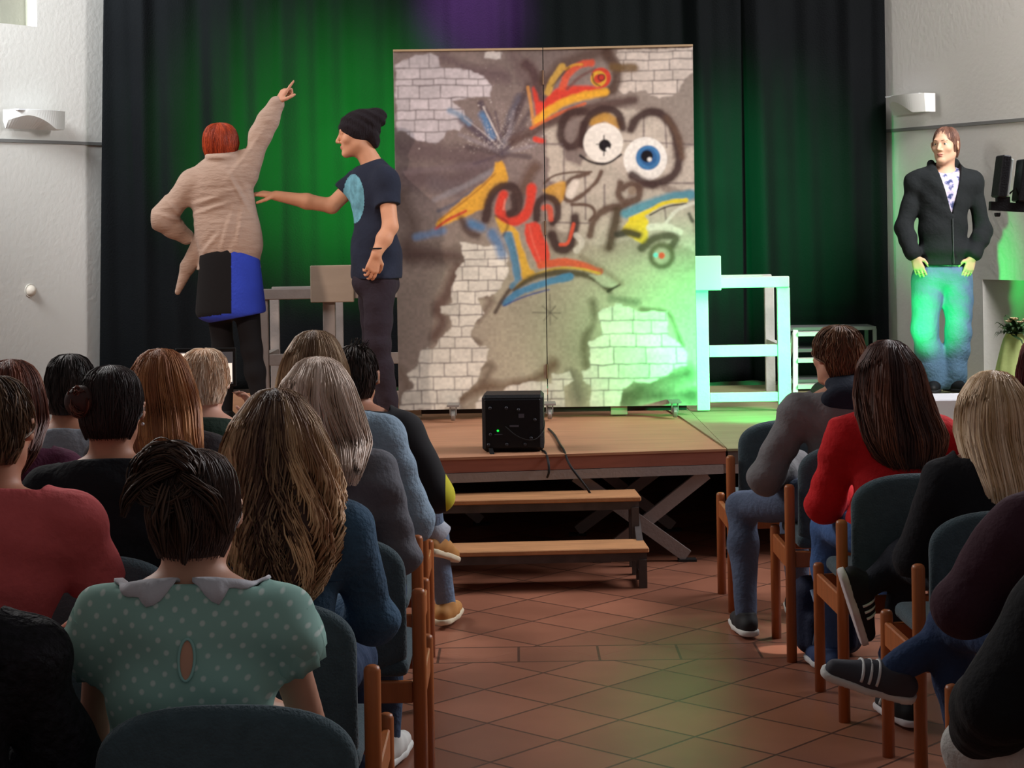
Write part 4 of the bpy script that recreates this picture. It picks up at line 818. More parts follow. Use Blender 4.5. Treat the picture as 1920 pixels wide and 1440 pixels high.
def arm(S, a, e, w_, off=0, k=.02, upto=1.0, r=(.050, .042, .036, .026)):
    """upto: 0..1 upper arm only to that share, 1..2 including that share of the forearm"""
    if upto <= 1: q = a+(e-a)*upto; S.cone(a, q, r[0]+off, r[0]+(r[1]-r[0])*upto+off+.004, k, cap=True)
    else:
        S.cone(a, e, r[0]+off, r[1]+off, k); t = upto-1; q = e+(w_-e)*t
        S.cone(e, e+(q-e)*.45, r[1]+off-.002, r[2]+.003+off, k); S.cone(e+(q-e)*.45, q, r[2]+.003+off, r[2]+(r[3]-r[2])*t+off, k)
def leg(S, h, kn, an, off=0, k=.03, r=(.082, .056, .050, .036), flare=0):
    S.cone(h, kn, r[0]+off, r[1]+off, k); m = kn+(an-kn)*.35
    S.cone(kn, m, r[1]-.003+off, r[2]+off+.004, k); S.cone(m, an, r[2]+.004+off, r[3]+off+flare, k)
def shoe(name, an, toe, parent, base, body, sole, up=(0, 0, 1), size=1.0, vox=.006, stripes=None):
    """an: ankle joint, toe: direction of the foot; the sole is a sub-part"""
    an = np.asarray(an, float); t = np.asarray(toe, float); u = np.asarray(up, float); u /= np.linalg.norm(u); t = t-u*(t@u); t /= np.linalg.norm(t)
    sd = np.cross(t, u); g = an-u*.075*size; z = size; ctr = g+t*.06*z
    S = Solid(ctr-.2*z, ctr+.2*z, vox)
    S.cone(g-t*.045*z+u*.034*z, g+t*.06*z+u*.036*z, .036*z, .040*z, .02); S.cone(g+t*.06*z+u*.034*z, g+t*.155*z+u*.026*z, .041*z, .028*z, .02)
    S.cone(an-u*.03*z, an+u*.005*z-t*.005*z, .042*z, .040*z, .03); S.cut(g+u*.012*z, -u); S.cut(an+u*.012*z, u)
    o = S.build(name, body, parent, base)
    S = Solid(ctr-.2*z, ctr+.2*z, vox)
    S.cone(g-t*.045*z+u*.01*z, g+t*.06*z+u*.01*z, .041*z, .044*z, .01); S.cone(g+t*.06*z+u*.01*z, g+t*.158*z+u*.012*z, .045*z, .034*z, .01)
    S.cut(g+u*.020*z, u); S.cut(g-u*.004*z, -u)
    S.build('sole', sole, o, None if base is None else base)
    if stripes:
        for i in range(3):
            p = g+t*(.045+.022*i)*z; b = MB()
            b.tube([p+sd*math.sin(th)*(.046-.02*max(0, .04*i-.02)*10*0)*z+u*(.036+(.046-.006*i)*math.cos(th))*z for th in np.linspace(-1.6, 1.6, 15)], .0042*z, 6)
            b.build('stripe', stripes, o, base, smooth=True)
    return o
# ---- hair: a lofted volume wrapped in separate tapered strands
def hair(parent, base, c, R, prof, cols, n=600, seed=1, wave=(0, 0), rad=.0018, face=1.05, short=False, root=None, jitter=.10, name='hair', seg=14, streak=7, face_z=.055, back=.218):
    """prof rows: (z, cx, cy, ax, ay) from the crown down, in head units; cols: (dark, light); root: darker colour along a centre band"""
    rs = np.random.RandomState(seed); prof = np.array(prof, float); c = np.asarray(c, float)
    for r_ in prof:
        if r_[0] < -.12: r_[2] = min(r_[2], r_[4]-back*min(1, (-.06-r_[0])/.08))   # rests on the back
    dz = np.abs(np.diff(prof[:, 0]))+.3*np.abs(np.diff(prof[:, 3])); cum = np.concatenate([[0], np.cumsum(dz)]); cum /= cum[-1]
    row = lambda t: np.array([np.interp(t, cum, prof[:, i]) for i in range(5)])
    cd, cl = [np.array(lin(*x))*np.array([1.06, .93, .93]) for x in cols[:2]]
    def opening(z): return face*np.clip((face_z-z)/.05, 0, 1)
    V = []; Q = []; col = []
    # base volume
    M, N = 26, 34; rings = []
    for i in range(M):
        t = i/(M-1)*(.97 if not short else .98); z, cx, cy, ax, ay = row(t); op = opening(z); ring = []
        th = np.linspace(PI/2+op, PI/2+2*PI-op, N)
        for sgn, sc2 in ((1, .94), (-1, .45)):
            for a in (th if sgn > 0 else th[::-1]):
                rr = sc2+(.02*math.sin(a*streak+3*math.sin(z*9)) if sgn > 0 else 0)
                ring.append(c+R @ np.array([cx+ax*rr*math.cos(a), cy+ay*rr*math.sin(a), z-(.012 if sgn > 0 else .02)*(i == 0)]))
                mixv = .25+.2*math.sin(a*streak*1.7+z*13)
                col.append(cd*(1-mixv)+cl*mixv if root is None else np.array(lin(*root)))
        rings.append(ring); V += ring
    K = 2*N
    for i in range(M-1):
        for k in range(K):
            k2 = (k+1) % K; Q.append((i*K+k, (i+1)*K+k, (i+1)*K+k2, i*K+k2))
    for i in (0, M-1):
        for k in range(N-1):
            f = (i*K+k, i*K+k+1, i*K+K-2-k, i*K+K-1-k); Q.append(f if i == 0 else f[::-1])
    # strands
    lock = rs.uniform(0, 7, 5)
    for s_ in range(n):
        a0 = rs.uniform(0, 2*PI); lay = 1-abs(rs.normal(0, .045)); shade = rs.uniform(0, 1)
        if short: t0 = rs.uniform(0, .85); t1 = min(1.0, t0+rs.uniform(.12, .3))
        else: t0 = rs.uniform(0, .10); t1 = 1-rs.uniform(0, .22)**1.3 if rs.rand() < .8 else rs.uniform(.5, 1)
        lk = .5+.5*math.sin(a0*streak+lock[0]+1.2*math.sin(a0*3.1*streak/7+lock[1])); mixv = np.clip(.55*lk+.55*shade-.1, 0, 1)
        ph = rs.uniform(0, 7)*.35+a0*2.3*5; tw = rs.normal(0, jitter)
        pts = []; ok = True
        for j in range(seg):
            u = j/(seg-1); t = t0+(t1-t0)*u; z, cx, cy, ax, ay = row(t); op = opening(z)
            a = a0+tw*u
            an_ = (a-PI/2) % (2*PI)
            if an_ < op or an_ > 2*PI-op:
                an_ = op+rs.uniform(0, .03) if an_ < PI else 2*PI-op-rs.uniform(0, .03)
            a = an_+PI/2; rr = lay+(.05*u*shade if short else 0)
            fade = np.clip((t-.18)/.4, 0, 1)
            wv = wave[0]*fade*math.sin(z*wave[1]+ph); wv2 = wave[0]*fade*math.cos(z*wave[1]*.9+ph*1.3)
            pts.append(c+R @ np.array([cx+ax*rr*math.cos(a)+wv, cy+ay*rr*math.sin(a)+wv2, z+(.004*u if short else 0)]))
        pts = np.array(pts); d = np.gradient(pts, axis=0); d /= np.linalg.norm(d, axis=1)[:, None]+1e-9
        ref = np.cross(d, np.array([.3, .5, .81])); ref /= np.linalg.norm(ref, axis=1)[:, None]+1e-9; q = np.cross(d, ref)
        r_ = rad*rs.uniform(.6, 1.4)*np.sin(np.linspace(.35 if not short else .2, PI-.12, seg))**.6
        b0 = len(V)
        cc = cd*(1-mixv)+cl*mixv
        for j in range(seg):
            for kk in range(3):
                aa = 2*PI*kk/3; V.append(pts[j]+(ref[j]*math.cos(aa)+q[j]*math.sin(aa))*r_[j])
                if root is None: col.append(cc)
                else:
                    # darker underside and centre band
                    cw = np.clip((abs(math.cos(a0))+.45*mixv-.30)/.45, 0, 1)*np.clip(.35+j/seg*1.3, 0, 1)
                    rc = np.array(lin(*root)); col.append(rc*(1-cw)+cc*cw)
        for j in range(seg-1):
            for kk in range(3):
                k2 = (kk+1) % 3; Q.append((b0+j*3+kk, b0+j*3+k2, b0+(j+1)*3+k2, b0+(j+1)*3+kk))
    return mesh_obj(name, np.array(V), np.array(Q, dtype=np.int32), HAIR, parent, True, base, col=np.array(col))
def lock_tubes(paths, cols, n, parent, base, seed, spread=.01, rad=.002, name='hair'):
    """strands running along given guide paths (buns, pony tails, fringes)"""
    rs = np.random.RandomState(seed); V = []; Q = []; col = []
    cd, cl = [np.array(lin(*x)) for x in cols[:2]]
    for g, width in paths:
        g = np.array(g, float); tt = np.linspace(0, 1, len(g)); seg = max(10, len(g)*2)
        for s_ in range(n):
            u = np.linspace(0, 1, seg); p = np.stack([np.interp(u, tt, g[:, i]) for i in range(3)], 1)
            for _ in range(2): p[1:-1] = (p[:-2]+p[1:-1]*2+p[2:])/4
            wd = np.interp(u, np.linspace(0, 1, len(width)), width); off = rs.normal(0, 1, 3); off /= max(1, np.linalg.norm(off)); off2 = rs.normal(0, .3, 3)
            p = p+wd[:, None]*(off+off2*np.sin(u*5+s_)[:, None]); d = np.gradient(p, axis=0); d /= np.linalg.norm(d, axis=1)[:, None]+1e-9
            ref = np.cross(d, np.array([.3, .5, .81])); ref /= np.linalg.norm(ref, axis=1)[:, None]+1e-9; q = np.cross(d, ref)
            r_ = rad*rs.uniform(.6, 1.5)*np.sin(np.linspace(.4, PI-.15, seg))**.6; m_ = rs.rand(); cc = cd*(1-m_)+cl*m_; b0 = len(V)
            for j in range(seg):
                for kk in range(3):
                    aa = 2*PI*kk/3; V.append(p[j]+(ref[j]*math.cos(aa)+q[j]*math.sin(aa))*r_[j]); col.append(cc)
            for j in range(seg-1):
                for kk in range(3):
                    k2 = (kk+1) % 3; Q.append((b0+j*3+kk, b0+j*3+k2, b0+(j+1)*3+k2, b0+(j+1)*3+kk))
    return mesh_obj(name, np.array(V), np.array(Q, dtype=np.int32), HAIR, parent, True, base, col=np.array(col))
CAP = [(.124, 0, -.02, .004, .004), (.120, 0, -.02, .035, .040), (.105, 0, -.018, .058, .072), (.08, 0, -.016, .074, .093), (.045, 0, -.014, .083, .106), (0, 0, -.014, .086, .108), (-.04, 0, -.020, .079, .098), (-.08, 0, -.032, .062, .070)]
def capx(s=1.0, wide=1.0, low=-.08, ends=()):
    p = [(z*s if z > 0 else z, cx, cy, ax*wide, ay*s) for z, cx, cy, ax, ay in CAP if z >= low]; return p+list(ends)

def seated(label, x, y, z_top, yaw=0, lean=0, H=1.0, sex='f', shirt=(60, 60, 70), sleeve=2.0, pants=(40, 50, 75), shoes=((40, 40, 45), (220, 220, 215)),
           skin=None, head_tilt=0, head_yaw=0, shirt_mat=None, pants_mat=None, sh_w=None, neck_r=.056, J_over=None, hoodie=False, vox=.009, hairf=None, group=None, collar=None, ears=True,
           seatz=.50, hands=True, leg_flare=0, sleeve_off=.014, arms_r=None, hem=-.02, headsc=1.0, shirt_name='shirt', fold=.0035, fold_seed=0, arms_pose='lap', neck_drop=0, head_dx=0.0):
    """one seated spectator; x, y: the point of the floor under the head; z_top: height of the crown"""
    skin = skin or SK; R = rotz(yaw)
    hs = (sh_w or (.185 if sex == 'f' else .205))-.024; zc = z_top-.132*headsc                    # head centre
    nkz = zc-.155; W = lambda a, b, c_: np.array([x, y, 0])+R @ np.array([a, b, 0])+np.array([0, 0, c_])
    by = -.10+lean                                                         # hips lie a little behind the head
    J = dict(head=W(head_dx, 0, zc), neck=W(0, -.045, nkz), sl=W(-hs, -.05, nkz-.055), sr=W(hs, -.05, nkz-.055), waist=W(0, by+.0, seatz+.22), hl=W(-.09, by+.02, seatz+.09), hr=W(.09, by+.02, seatz+.09),
             kl=W(-.12, by+.45, seatz+.04), kr=W(.12, by+.45, seatz+.04), al=W(-.12, by+.46, .09), ar=W(.12, by+.46, .09))
    J['tl'] = R @ np.array([-.15, 1, 0]); J['tr'] = R @ np.array([.15, 1, 0]); J['ul'] = J['ur'] = np.array([0, 0, 1.])
    if arms_pose == 'lap':
        J.update(el=W(-hs-.05, .06, nkz-.30), er=W(hs+.05, .06, nkz-.30), wl=W(-.09, by+.32, seatz+.19), wr=W(.09, by+.32, seatz+.19))
    elif arms_pose == 'up':     # both hands raised in front of the face, holding something
        J.update(el=W(-hs-.02, .20, nkz-.24), er=W(hs+.02, .20, nkz-.24), wl=W(-.11, .38, nkz-.02), wr=W(.11, .38, nkz-.02))
    if J_over:
        for k_, v_ in J_over.items(): J[k_] = W(*v_) if k_[0] not in 'tu' or k_ == 'waist' else R @ np.array(v_)
    base = np.array([x, y+by*math.cos(yaw), 0]); root = empty('person', base, label, 'person', group)
    pts = np.array([J[k_] for k_ in ('head', 'sl', 'sr', 'el', 'er', 'wl', 'wr', 'hl', 'hr', 'kl', 'kr', 'al', 'ar')]); lo = pts.min(0)-.19; hi = pts.max(0)+.19
    hi[2] = max(hi[2], z_top+.03)
    Rh = R @ rotz(head_yaw) @ rotx(head_tilt)
    # body
    S = Solid(lo, hi, vox); torso(S, J, -.012)
    S.cone(J['neck']-R @ np.array([0, .0, .03]), J['head']+Rh @ np.array([0, -.022, -.06]), neck_r+.006, neck_r, .02)
    head(S, J['head'], Rh, headsc, ears)
    for q in 'lr':
        arm(S, J['s'+q], J['e'+q], J['w'+q], -.008, upto=2, r=arms_r or (.046, .038, .033, .025)); leg(S, J['h'+q], J['k'+q], J['a'+q], -.02)
        if hands:
            dn = J['w'+q]-J['e'+q]; inn = (R @ np.array([1, 0, 0]))*(1 if q == 'l' else -1)
            if arms_pose == 'up': hand(S, J['w'+q], dn+np.array([0, 0, .05]), inn+R @ np.array([0, -.3, 0]), 1 if q == 'l' else -1, .5, .95)
            else: hand(S, J['w'+q], (R @ np.array([0, 1, -.35]))+inn*.4, np.array([0, 0, -1.]), -1 if q == 'l' else 1, .3, .95)
    S.build('body', skin, root, base)
    # shirt
    sm = shirt_mat or mat('cloth_%d_%d_%d' % shirt, shirt, .9, bump=.25, bscale=45, var=.10, vscale=9)
    S = Solid(lo, hi, vox); torso(S, J, .010)
    for q in 'lr': arm(S, J['s'+q], J['e'+q], J['w'+q], sleeve_off, .03, upto=sleeve, r=arms_r or (.046, .038, .033, .025))
    if hoodie:
        S.ell(J['neck']+R @ np.array([0, -.075, -.025]), [.125, .062, .075], R @ rotx(.35), .03); S.ell(J['neck']+R @ np.array([0, -.035, .035]), [.092, .075, .035], R, .02)
    if fold: S.folds(fold, 7, fold_seed+11, (0.3, 0, 1))
    S.cut(J['neck']+np.array([0, 0, .055 if hoodie else .012-neck_drop]), R @ np.array([0, .35, 1.]), near=(J['neck']+np.array([0, 0, .10]), .125))
    S.cut(((J['hl']+J['hr'])/2)+np.array([0, 0, hem]), (0, 0, -1))
    so = S.build(shirt_name, sm, root, base)
    # trousers
    pm = pants_mat or mat('trousers_%d_%d_%d' % pants, pants, .9, bump=.3, bscale=50, var=.15, vscale=8)
    S = Solid(lo, hi, vox+.001); pel = (J['hl']+J['hr'])/2; Rp = frame(J['hr']-J['hl'], (0, 0, 1))
    S.ell(pel+np.array([0, 0, .01]), [.165, .125, .115], Rp, .04)
    for q in 'lr': leg(S, J['h'+q], J['k'+q], J['a'+q], .006, flare=leg_flare)
    S.folds(.003, 6, 5+fold_seed, (.3, 1, .3)); S.cut(pel+np.array([0, 0, .10]), (0, 0, 1))
    S.build('trousers', pm, root, base)
    if shoes:
        for q in 'lr':
            shoe('shoe', J['a'+q], J['t'+q], root, base, mat('shoe_%d_%d_%d' % shoes[0], shoes[0], .7, var=.1), mat('sole_%d_%d_%d' % shoes[1], shoes[1], .8), up=J['u'+q], stripes=(mat('shoe_stripe', (225, 225, 225), .7) if len(shoes) > 2 else None))
    if hairf: hairf(root, base, J['head'], Rh)
    return root, J, R, base, so
# ---------------------------------------------------------------- chairs
CH_W = mat('beech_varnished', (176, 100, 52), .4, spec=.45, var=.14, vscale=8, bump=.05, stretch=(4, 4, .6)); CH_F = mat('chair_fabric', (68, 86, 94), .95, bump=.3, bscale=160, var=.12, vscale=40, sheen=.2)
def make_chair():
    root = empty('upholstered_chair', (0, 0, 0), 'chair', 'chair', None)
    def post(x, y, h, r):
        m = MB(); m.tube([(x, y, 0), (x, y, h-.012), (x, y, h-.004), (x, y, h)], [r, r, r*.85, r*.5], 16); return m.build('leg', CH_W, root, smooth=True)
    for x in (-.268, .268): post(x, 0, .67, .0195); post(x, .40, .455, .0195)
    for x in (-.268, .268):
        m = MB(); m.box((x-.011, .015, .345), (x+.011, .385, .42), bev=.004); m.build('side_rail', CH_W, root)
    for y, nm in ((.40, 'front_rail'), (.012, 'rear_rail')):
        m = MB(); m.box((-.25, y-.011, .355), (.25, y+.011, .415), bev=.004); m.build(nm, CH_W, root)
    # padded back: rounded shield, slightly curved
    nu, nv = 30, 26; V = []
    for side in (0, 1):
        for j in range(nv):
            for i in range(nu):
                u = -1+2*i/(nu-1); v = j/(nv-1); ang = v
                u = math.sin(u*PI/2)*.999; x = u*.233; cr = 1-(1-abs(u)**2.6)**(1/2.6); z2 = .435+.05*cr+(.385-.125*cr-.05*cr)*v; edge = (1-abs(u)**8)*(1-abs(2*v-1)**10); th = .004+.021*max(0, edge)**.5
                y = .006+.035*u*u*.6-.012*math.sin(PI*v)+(th if side else -th)-.02*(v-.4); V.append((x, y, z2))
    n_ = nu*nv; Fc = []
    for j in range(nv-1):
        for i in range(nu-1):
            a = j*nu+i; Fc += [(a, a+1, a+nu+1, a+nu), (n_+a, n_+a+nu, n_+a+nu+1, n_+a+1)]
    bd = [i for i in range(nu)]+[j*nu+nu-1 for j in range(1, nv)]+[(nv-1)*nu+i for i in range(nu-2, -1, -1)]+[j*nu for j in range(nv-2, 0, -1)]
    for k in range(len(bd)): a, b = bd[k], bd[(k+1) % len(bd)]; Fc.append((a, n_+a, n_+b, b))
    m = MB().add(V, Fc); m.build('backrest', CH_F, root, smooth=True)
    S = Solid((-.29, -.04, .38), (.29, .48, .52), .008); S.rbox((0, .225, .448), (.238, .215, .027), .025, k=0); S.build('seat', CH_F, root, None)
    return root
proto = make_chair(); used = []
def chair(x, y, yaw, label):
    o = proto
    if used:
        o = proto.copy(); C.objects.link(o)
        for ch in proto.children:
            c_ = ch.copy(); C.objects.link(c_); c_.parent = o
    used.append(1); o.location = (x, y, 0); o.rotation_euler = (0, 0, yaw); o['label'] = label; o['category'] = 'chair'; o['group'] = 'upholstered chairs of the audience'; return o
for a in ((-.52, 3.20, 0, 'grey-green chair under the girl in the dotted blouse'), (-1.12, 3.02, 0, 'dark chair at the bottom left corner under the person in black lace'),
          (-.60, 4.10, 0, 'grey-green aisle chair under the girl with long wavy hair and denim jacket'), (-1.14, 3.93, 0, 'chair under the man in the coral t-shirt'),
          (-.54, 4.97, 0, 'aisle chair under the light blonde girl in the grey cardigan'), (-1.13, 4.72, 0, 'chair under the dark-haired girl with the bun'), (-1.68, 5.02, .0, 'chair under the auburn-haired girl in maroon at the left edge'),
          (-.59, 5.84, 0, 'aisle chair under the tall blonde in the pale denim jacket'), (-1.13, 5.45, 0, 'chair under the girl with the straight reddish-blonde hair'), (-1.68, 5.80, 0, 'chair under the man in the light grey t-shirt'),
          (-.61, 6.62, 0, 'aisle chair nearest the stage on the left, under the boy in black and yellow'), (-1.17, 6.30, 0, 'chair under the blond boy holding a tablet'),
          (1.185, 7.74, 0, 'empty grey-blue chair nearest the stage on the right'), (1.30, 6.85, 0, 'chair under the brown-haired boy on the right'), (1.345, 6.02, .03, 'chair under the girl in the red hoodie'),
          (1.42, 5.22, .03, 'chair under the blonde girl in black on the right'), (1.40, 4.30, .03, 'chair under the person in dark maroon at the right edge'), (1.93, 6.1, 0, 'chair under the person with dark red hair at the right edge'), (1.36, 3.40, .02, 'chair in the bottom right corner under the person in pale trousers')): chair(*a)
# ---------------------------------------------------------------- the audience
def at(px, py, Y): p = P(px, py, Y); return p[0], Y, p[2]
def short_hair(cols, n=900, wide=1.0, low=-.08, rad=.002, seed=1, big=1.0, face=1.15, tuft=0, ear=False):
    def f(root, base, c, R):
        prof = [(z*1.0+(.0 if z > 0 else 0), cx, cy, ax*wide, ay) for z, cx, cy, ax, ay in CAP if z >= low]
        hair(root, base, c, R, prof, cols, n, seed, rad=rad, short=True, face=1.82, face_z=.03, streak=9, seg=9)
    return f
def long_hair(prof, cols, n=900, wave=(.006, 18), seed=1, rad=.0026, **kw):
    def f(root, base, c, R): hair(root, base, c, R, prof, cols, n, seed, wave=wave, rad=rad, **kw)
    return f
TOP = [(.126, 0, -.02, .004, .004), (.122, 0, -.02, .038, .042), (.106, 0, -.018, .064, .076), (.08, 0, -.016, .082, .098)]
# 1 girl in the dotted blouse
dots = bpy.data.materials.new('mint_dotted_cotton'); dots.use_nodes = True; nt = dots.node_tree; b_ = nt.nodes['Principled BSDF']; N = nt.nodes.new; L = nt.links.new
tc = N('ShaderNodeTexCoord'); mp = N('ShaderNodeMapping'); mp.inputs['Rotation'].default_value = (0, math.radians(38), 0); mp.inputs['Scale'].default_value = (1, 0, 1); vo = N('ShaderNodeTexVoronoi'); vo.inputs['Scale'].default_value = 38; vo.inputs['Randomness'].default_value = .12
L(tc.outputs['Object'], mp.inputs[0]); L(mp.outputs[0], vo.inputs[0]); r_ = N('ShaderNodeValToRGB'); r_.color_ramp.elements[0].position = .13; r_.color_ramp.elements[1].position = .24
r_.color_ramp.elements[0].color = (*lin(200, 216, 210), 1); r_.color_ramp.elements[1].color = (*lin(146, 186, 176), 1); L(vo.outputs['Distance'], r_.inputs[0]); L(r_.outputs[0], b_.inputs['Base Color']); b_.inputs['Roughness'].default_value = .9
COLLAR = mat('collar_white', (206, 204, 212), .85, bump=.1)
def polka_hair(root, base, c, R):
    cols = ((40, 28, 26), (92, 66, 52)); prof = [(z, cx, cy, ax*1.06, ay*1.02) for z, cx, cy, ax, ay in CAP]; hair(root, base, c, R, prof, cols, 1000, 5, rad=.0022, face=1.86, face_z=.03, streak=8, jitter=.35)
    g = lambda pts: [c+R @ np.array(p) for p in pts]; paths = []
    for k in range(9):       # loose bun of looping locks high on the back of the head, off to the left
        a = k*.7; paths.append((g([(-.035+.05*math.cos(a+q), -.10-.02*math.sin(q*2+k), .082+.046*math.sin(a+q)) for q in np.linspace(0, 5.2, 12)]), (.012, .020, .018, .008)))
    paths += [(g([(-.02, -.115, .10), (-.07, -.13, .085), (-.105, -.12, .045), (-.118, -.10, .01)]), (.010, .014, .006)), (g([(-.03, -.12, .06), (-.045, -.14, .0), (-.035, -.135, -.06)]), (.012, .016, .005)), (g([(.0, -.12, .08), (.055, -.115, .04), (.075, -.09, -.03)]), (.012, .014, .005)), (g([(-.01, -.125, .05), (.01, -.13, -.02), (.0, -.115, -.08)]), (.012, .014, .004)), (g([(-.06, -.09, .10), (-.10, -.08, .07), (-.125, -.07, .03)]), (.006, .010, .004))]
    lock_tubes(paths, cols, 46, root, base, 6, rad=.0022, name='bun')
    
x, y, z = at(364, 832, 3.50)
root, J, R, base, so = seated('girl with dark messy bun in a mint blouse with white dots, nearest the camera', x, y, z, 0, shirt_mat=dots, sleeve=.28, sleeve_off=.026, vox=.0075, hairf=polka_hair, pants=(40, 60, 90), fold=.0045, fold_seed=3, shirt_name='blouse', neck_drop=.0, head_tilt=-.02, neck_r=.058, sh_w=.188, arms_r=(.047, .041, .036, .026))
from mathutils.bvhtree import BVHTree
bv = BVHTree.FromPolygons([tuple(v.co) for v in so.data.vertices], [tuple(p.vertices) for p in so.data.polygons]); nb_ = J['neck']-base
def drop(x, y): h = bv.ray_cast(Vector((x, y, nb_[2]+.3)), Vector((0, 0, -1)))[0]; return h.z if h else nb_[2]
def onback(x, z): h = bv.ray_cast(Vector((x, nb_[1]-1, z)), Vector((0, 1, 0)))[0]; return h.y if h else nb_[1]-.12
for s_ in (-1, 1):     # two halves of the scalloped collar lying on the shoulders
    V = []; nn = 26; kk = 6
    for i in range(nn+1):
        a = -PI/2+s_*(.14+i/nn*2.2); wd_ = .064+.009*abs(math.sin(i*.50))-(.02*(1-i/4) if i < 4 else 0)
        for k in range(kk):
            r = .060+wd_*k/(kk-1); x_, y_ = nb_[0]+r*math.cos(a)*1.12, nb_[1]+.012+r*math.sin(a); z_ = drop(x_, y_)+.008+.006*math.sin(PI*k/(kk-1)); z_ = max(z_, nb_[2]-.012) if k < 2 else z_; V.append((x_, y_, z_))
    m = MB().add(V, [(kk*i+k, kk*i+k+1, kk*i+kk+k+1, kk*i+kk+k) if s_ > 0 else (kk*i+kk+k, kk*i+kk+k+1, kk*i+k+1, kk*i+k) for i in range(nn) for k in range(kk-1)])
    cl_ = m.build('collar_half', COLLAR, root, smooth=True); md = cl_.modifiers.new('thickness', 'SOLIDIFY'); md.thickness = .005
kx, kz = nb_[0]+.014, nb_[2]-.085; V = [(kx, onback(kx, kz)-.002, kz)]; ring = []
for r in (.5, 1):
    for k in range(22): a = 2*PI*k/22; x_, z_ = kx+.0145*r*math.cos(a), kz+.036*r*math.sin(a); V.append((x_, onback(x_, z_)-.002, z_)); ring.append((x_, onback(x_, z_)-.003, z_)) if r == 1 else None
m = MB().add(V, [(0, 1+(k+1) % 22, 1+k) for k in range(22)]+[(1+k, 1+(k+1) % 22, 23+(k+1) % 22, 23+k) for k in range(22)]); m.build('keyhole_skin', SK, root, smooth=True)
m = MB(); m.tube(ring+[ring[0]], .0028, 6, cap=False); m.build('keyhole_trim', mat('mint_trim', (150, 196, 190), .8), root, smooth=True)
for s_, q in ((-1, 'l'), (1, 'r')):   # gathered flutter sleeves
    m = MB(); nn = 34; V = []; sh = J['s'+q]; d = (J['e'+q]-sh)/np.linalg.norm(J['e'+q]-sh); rt_ = frame(R @ np.array([1., 0, 0]), d)
    for j in range(6):
        t = j/5
        for i in range(nn):
            a = 2*PI*i/nn; rr = .066+.012*math.sin(PI*t*.8)+.004*math.sin(a*13)*(.4+t); V.append(sh+d*(-.035+.115*t)+rt_[:, 0]*rr*math.cos(a)+rt_[:, 1]*rr*math.sin(a))
    m.add(V, [(j*nn+i, j*nn+(i+1) % nn, (j+1)*nn+(i+1) % nn, (j+1)*nn+i) for j in range(5) for i in range(nn)]); o = m.build('flutter_sleeve', dots, root, base, smooth=True); md = o.modifiers.new('thickness', 'SOLIDIFY'); md.thickness = .004
# 2 wavy hair, denim jacket
DEN = mat('denim_mid', (62, 90, 116), .9, bump=.35, bscale=70, var=.28, vscale=9); DENP = mat('denim_pale', (150, 172, 192), .9, bump=.3, bscale=60, var=.14, vscale=7)
wavy = TOP+[(.05, 0, -.03, .108, .118), (.0, .0, -.035, .128, .132), (-.06, .008, -.045, .142, .135), (-.13, .014, -.06, .150, .130), (-.20, .022, -.07, .146, .115), (-.27, .026, -.078, .125, .09), (-.33, .028, -.085, .09, .06), (-.37, .03, -.09, .05, .035)]
x, y, z = at(520, 722, 4.38)
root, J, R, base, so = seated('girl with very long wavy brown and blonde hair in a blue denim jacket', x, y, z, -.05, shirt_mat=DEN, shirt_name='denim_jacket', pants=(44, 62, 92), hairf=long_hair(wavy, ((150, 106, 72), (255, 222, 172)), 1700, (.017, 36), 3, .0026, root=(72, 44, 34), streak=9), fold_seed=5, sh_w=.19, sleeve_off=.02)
m = MB()
for zz, hw in ((-.16, .17), (-.30, .15)): m.tube([J['neck']+R @ np.array([u*hw, -.135+.05*u*u+(.02 if zz < -.2 else 0), zz]) for u in np.linspace(-1, 1, 13)], .0022, 5)
m.build('jacket_seam', mat('denim_seam', (40, 62, 86), .9), root, base)
# 3 light blonde, grey cardigan
b3 = TOP+[(.05, 0, -.03, .104, .112), (0, 0, -.035, .122, .122), (-.06, .012, -.042, .130, .12), (-.12, .035, -.055, .126, .10), (-.18, .062, -.07, .10, .07), (-.24, .08, -.08, .06, .045)]
x, y, z = at(598, 665, 5.25)
seated('girl with light ash-blonde hair in a loose grey cardigan at the aisle', x, y, z, -.1, shirt=(112, 112, 120), sleeve=2, pants=(60, 78, 104), hairf=long_hair(b3, ((176, 154, 130), (250, 240, 224)), 1100, (.006, 20), 13, .0026, streak=8), shoes=((214, 214, 210), (226, 226, 222)), hoodie=True, fold_seed=9, shirt_name='cardigan', sleeve_off=.022, sh_w=.19, head_tilt=-.1)
# 4 tall blonde, pale denim
b4 = TOP+[(.05, 0, -.03, .100, .108), (0, 0, -.035, .118, .118), (-.06, .0, -.042, .128, .12), (-.13, .02, -.055, .13, .105), (-.20, .05, -.075, .105, .08), (-.28, .075, -.09, .07, .05), (-.32, .09, -.10, .03, .03)]
x, y, z = at(592, 615, 6.12)
root, J, R, base, so = seated('tall girl with brown-rooted blonde hair in a pale blue denim jacket', x, y, z, -.12, H=1.05, shirt_mat=DENP, shirt_name='denim_jacket', pants=(70, 92, 124), hairf=long_hair(b4, ((160, 130, 96), (236, 214, 172)), 1000, (.004, 18), 23, .0026, root=(120, 90, 66), streak=8), fold_seed=2, sh_w=.205, sleeve_off=.024, head_dx=-.0, J_over=dict(sr=(.24, -.06, z-.36), sl=(-.16, -.05, z-.35), er=(.33, .02, z-.66), neck=(.05, -.05, z-.29)))
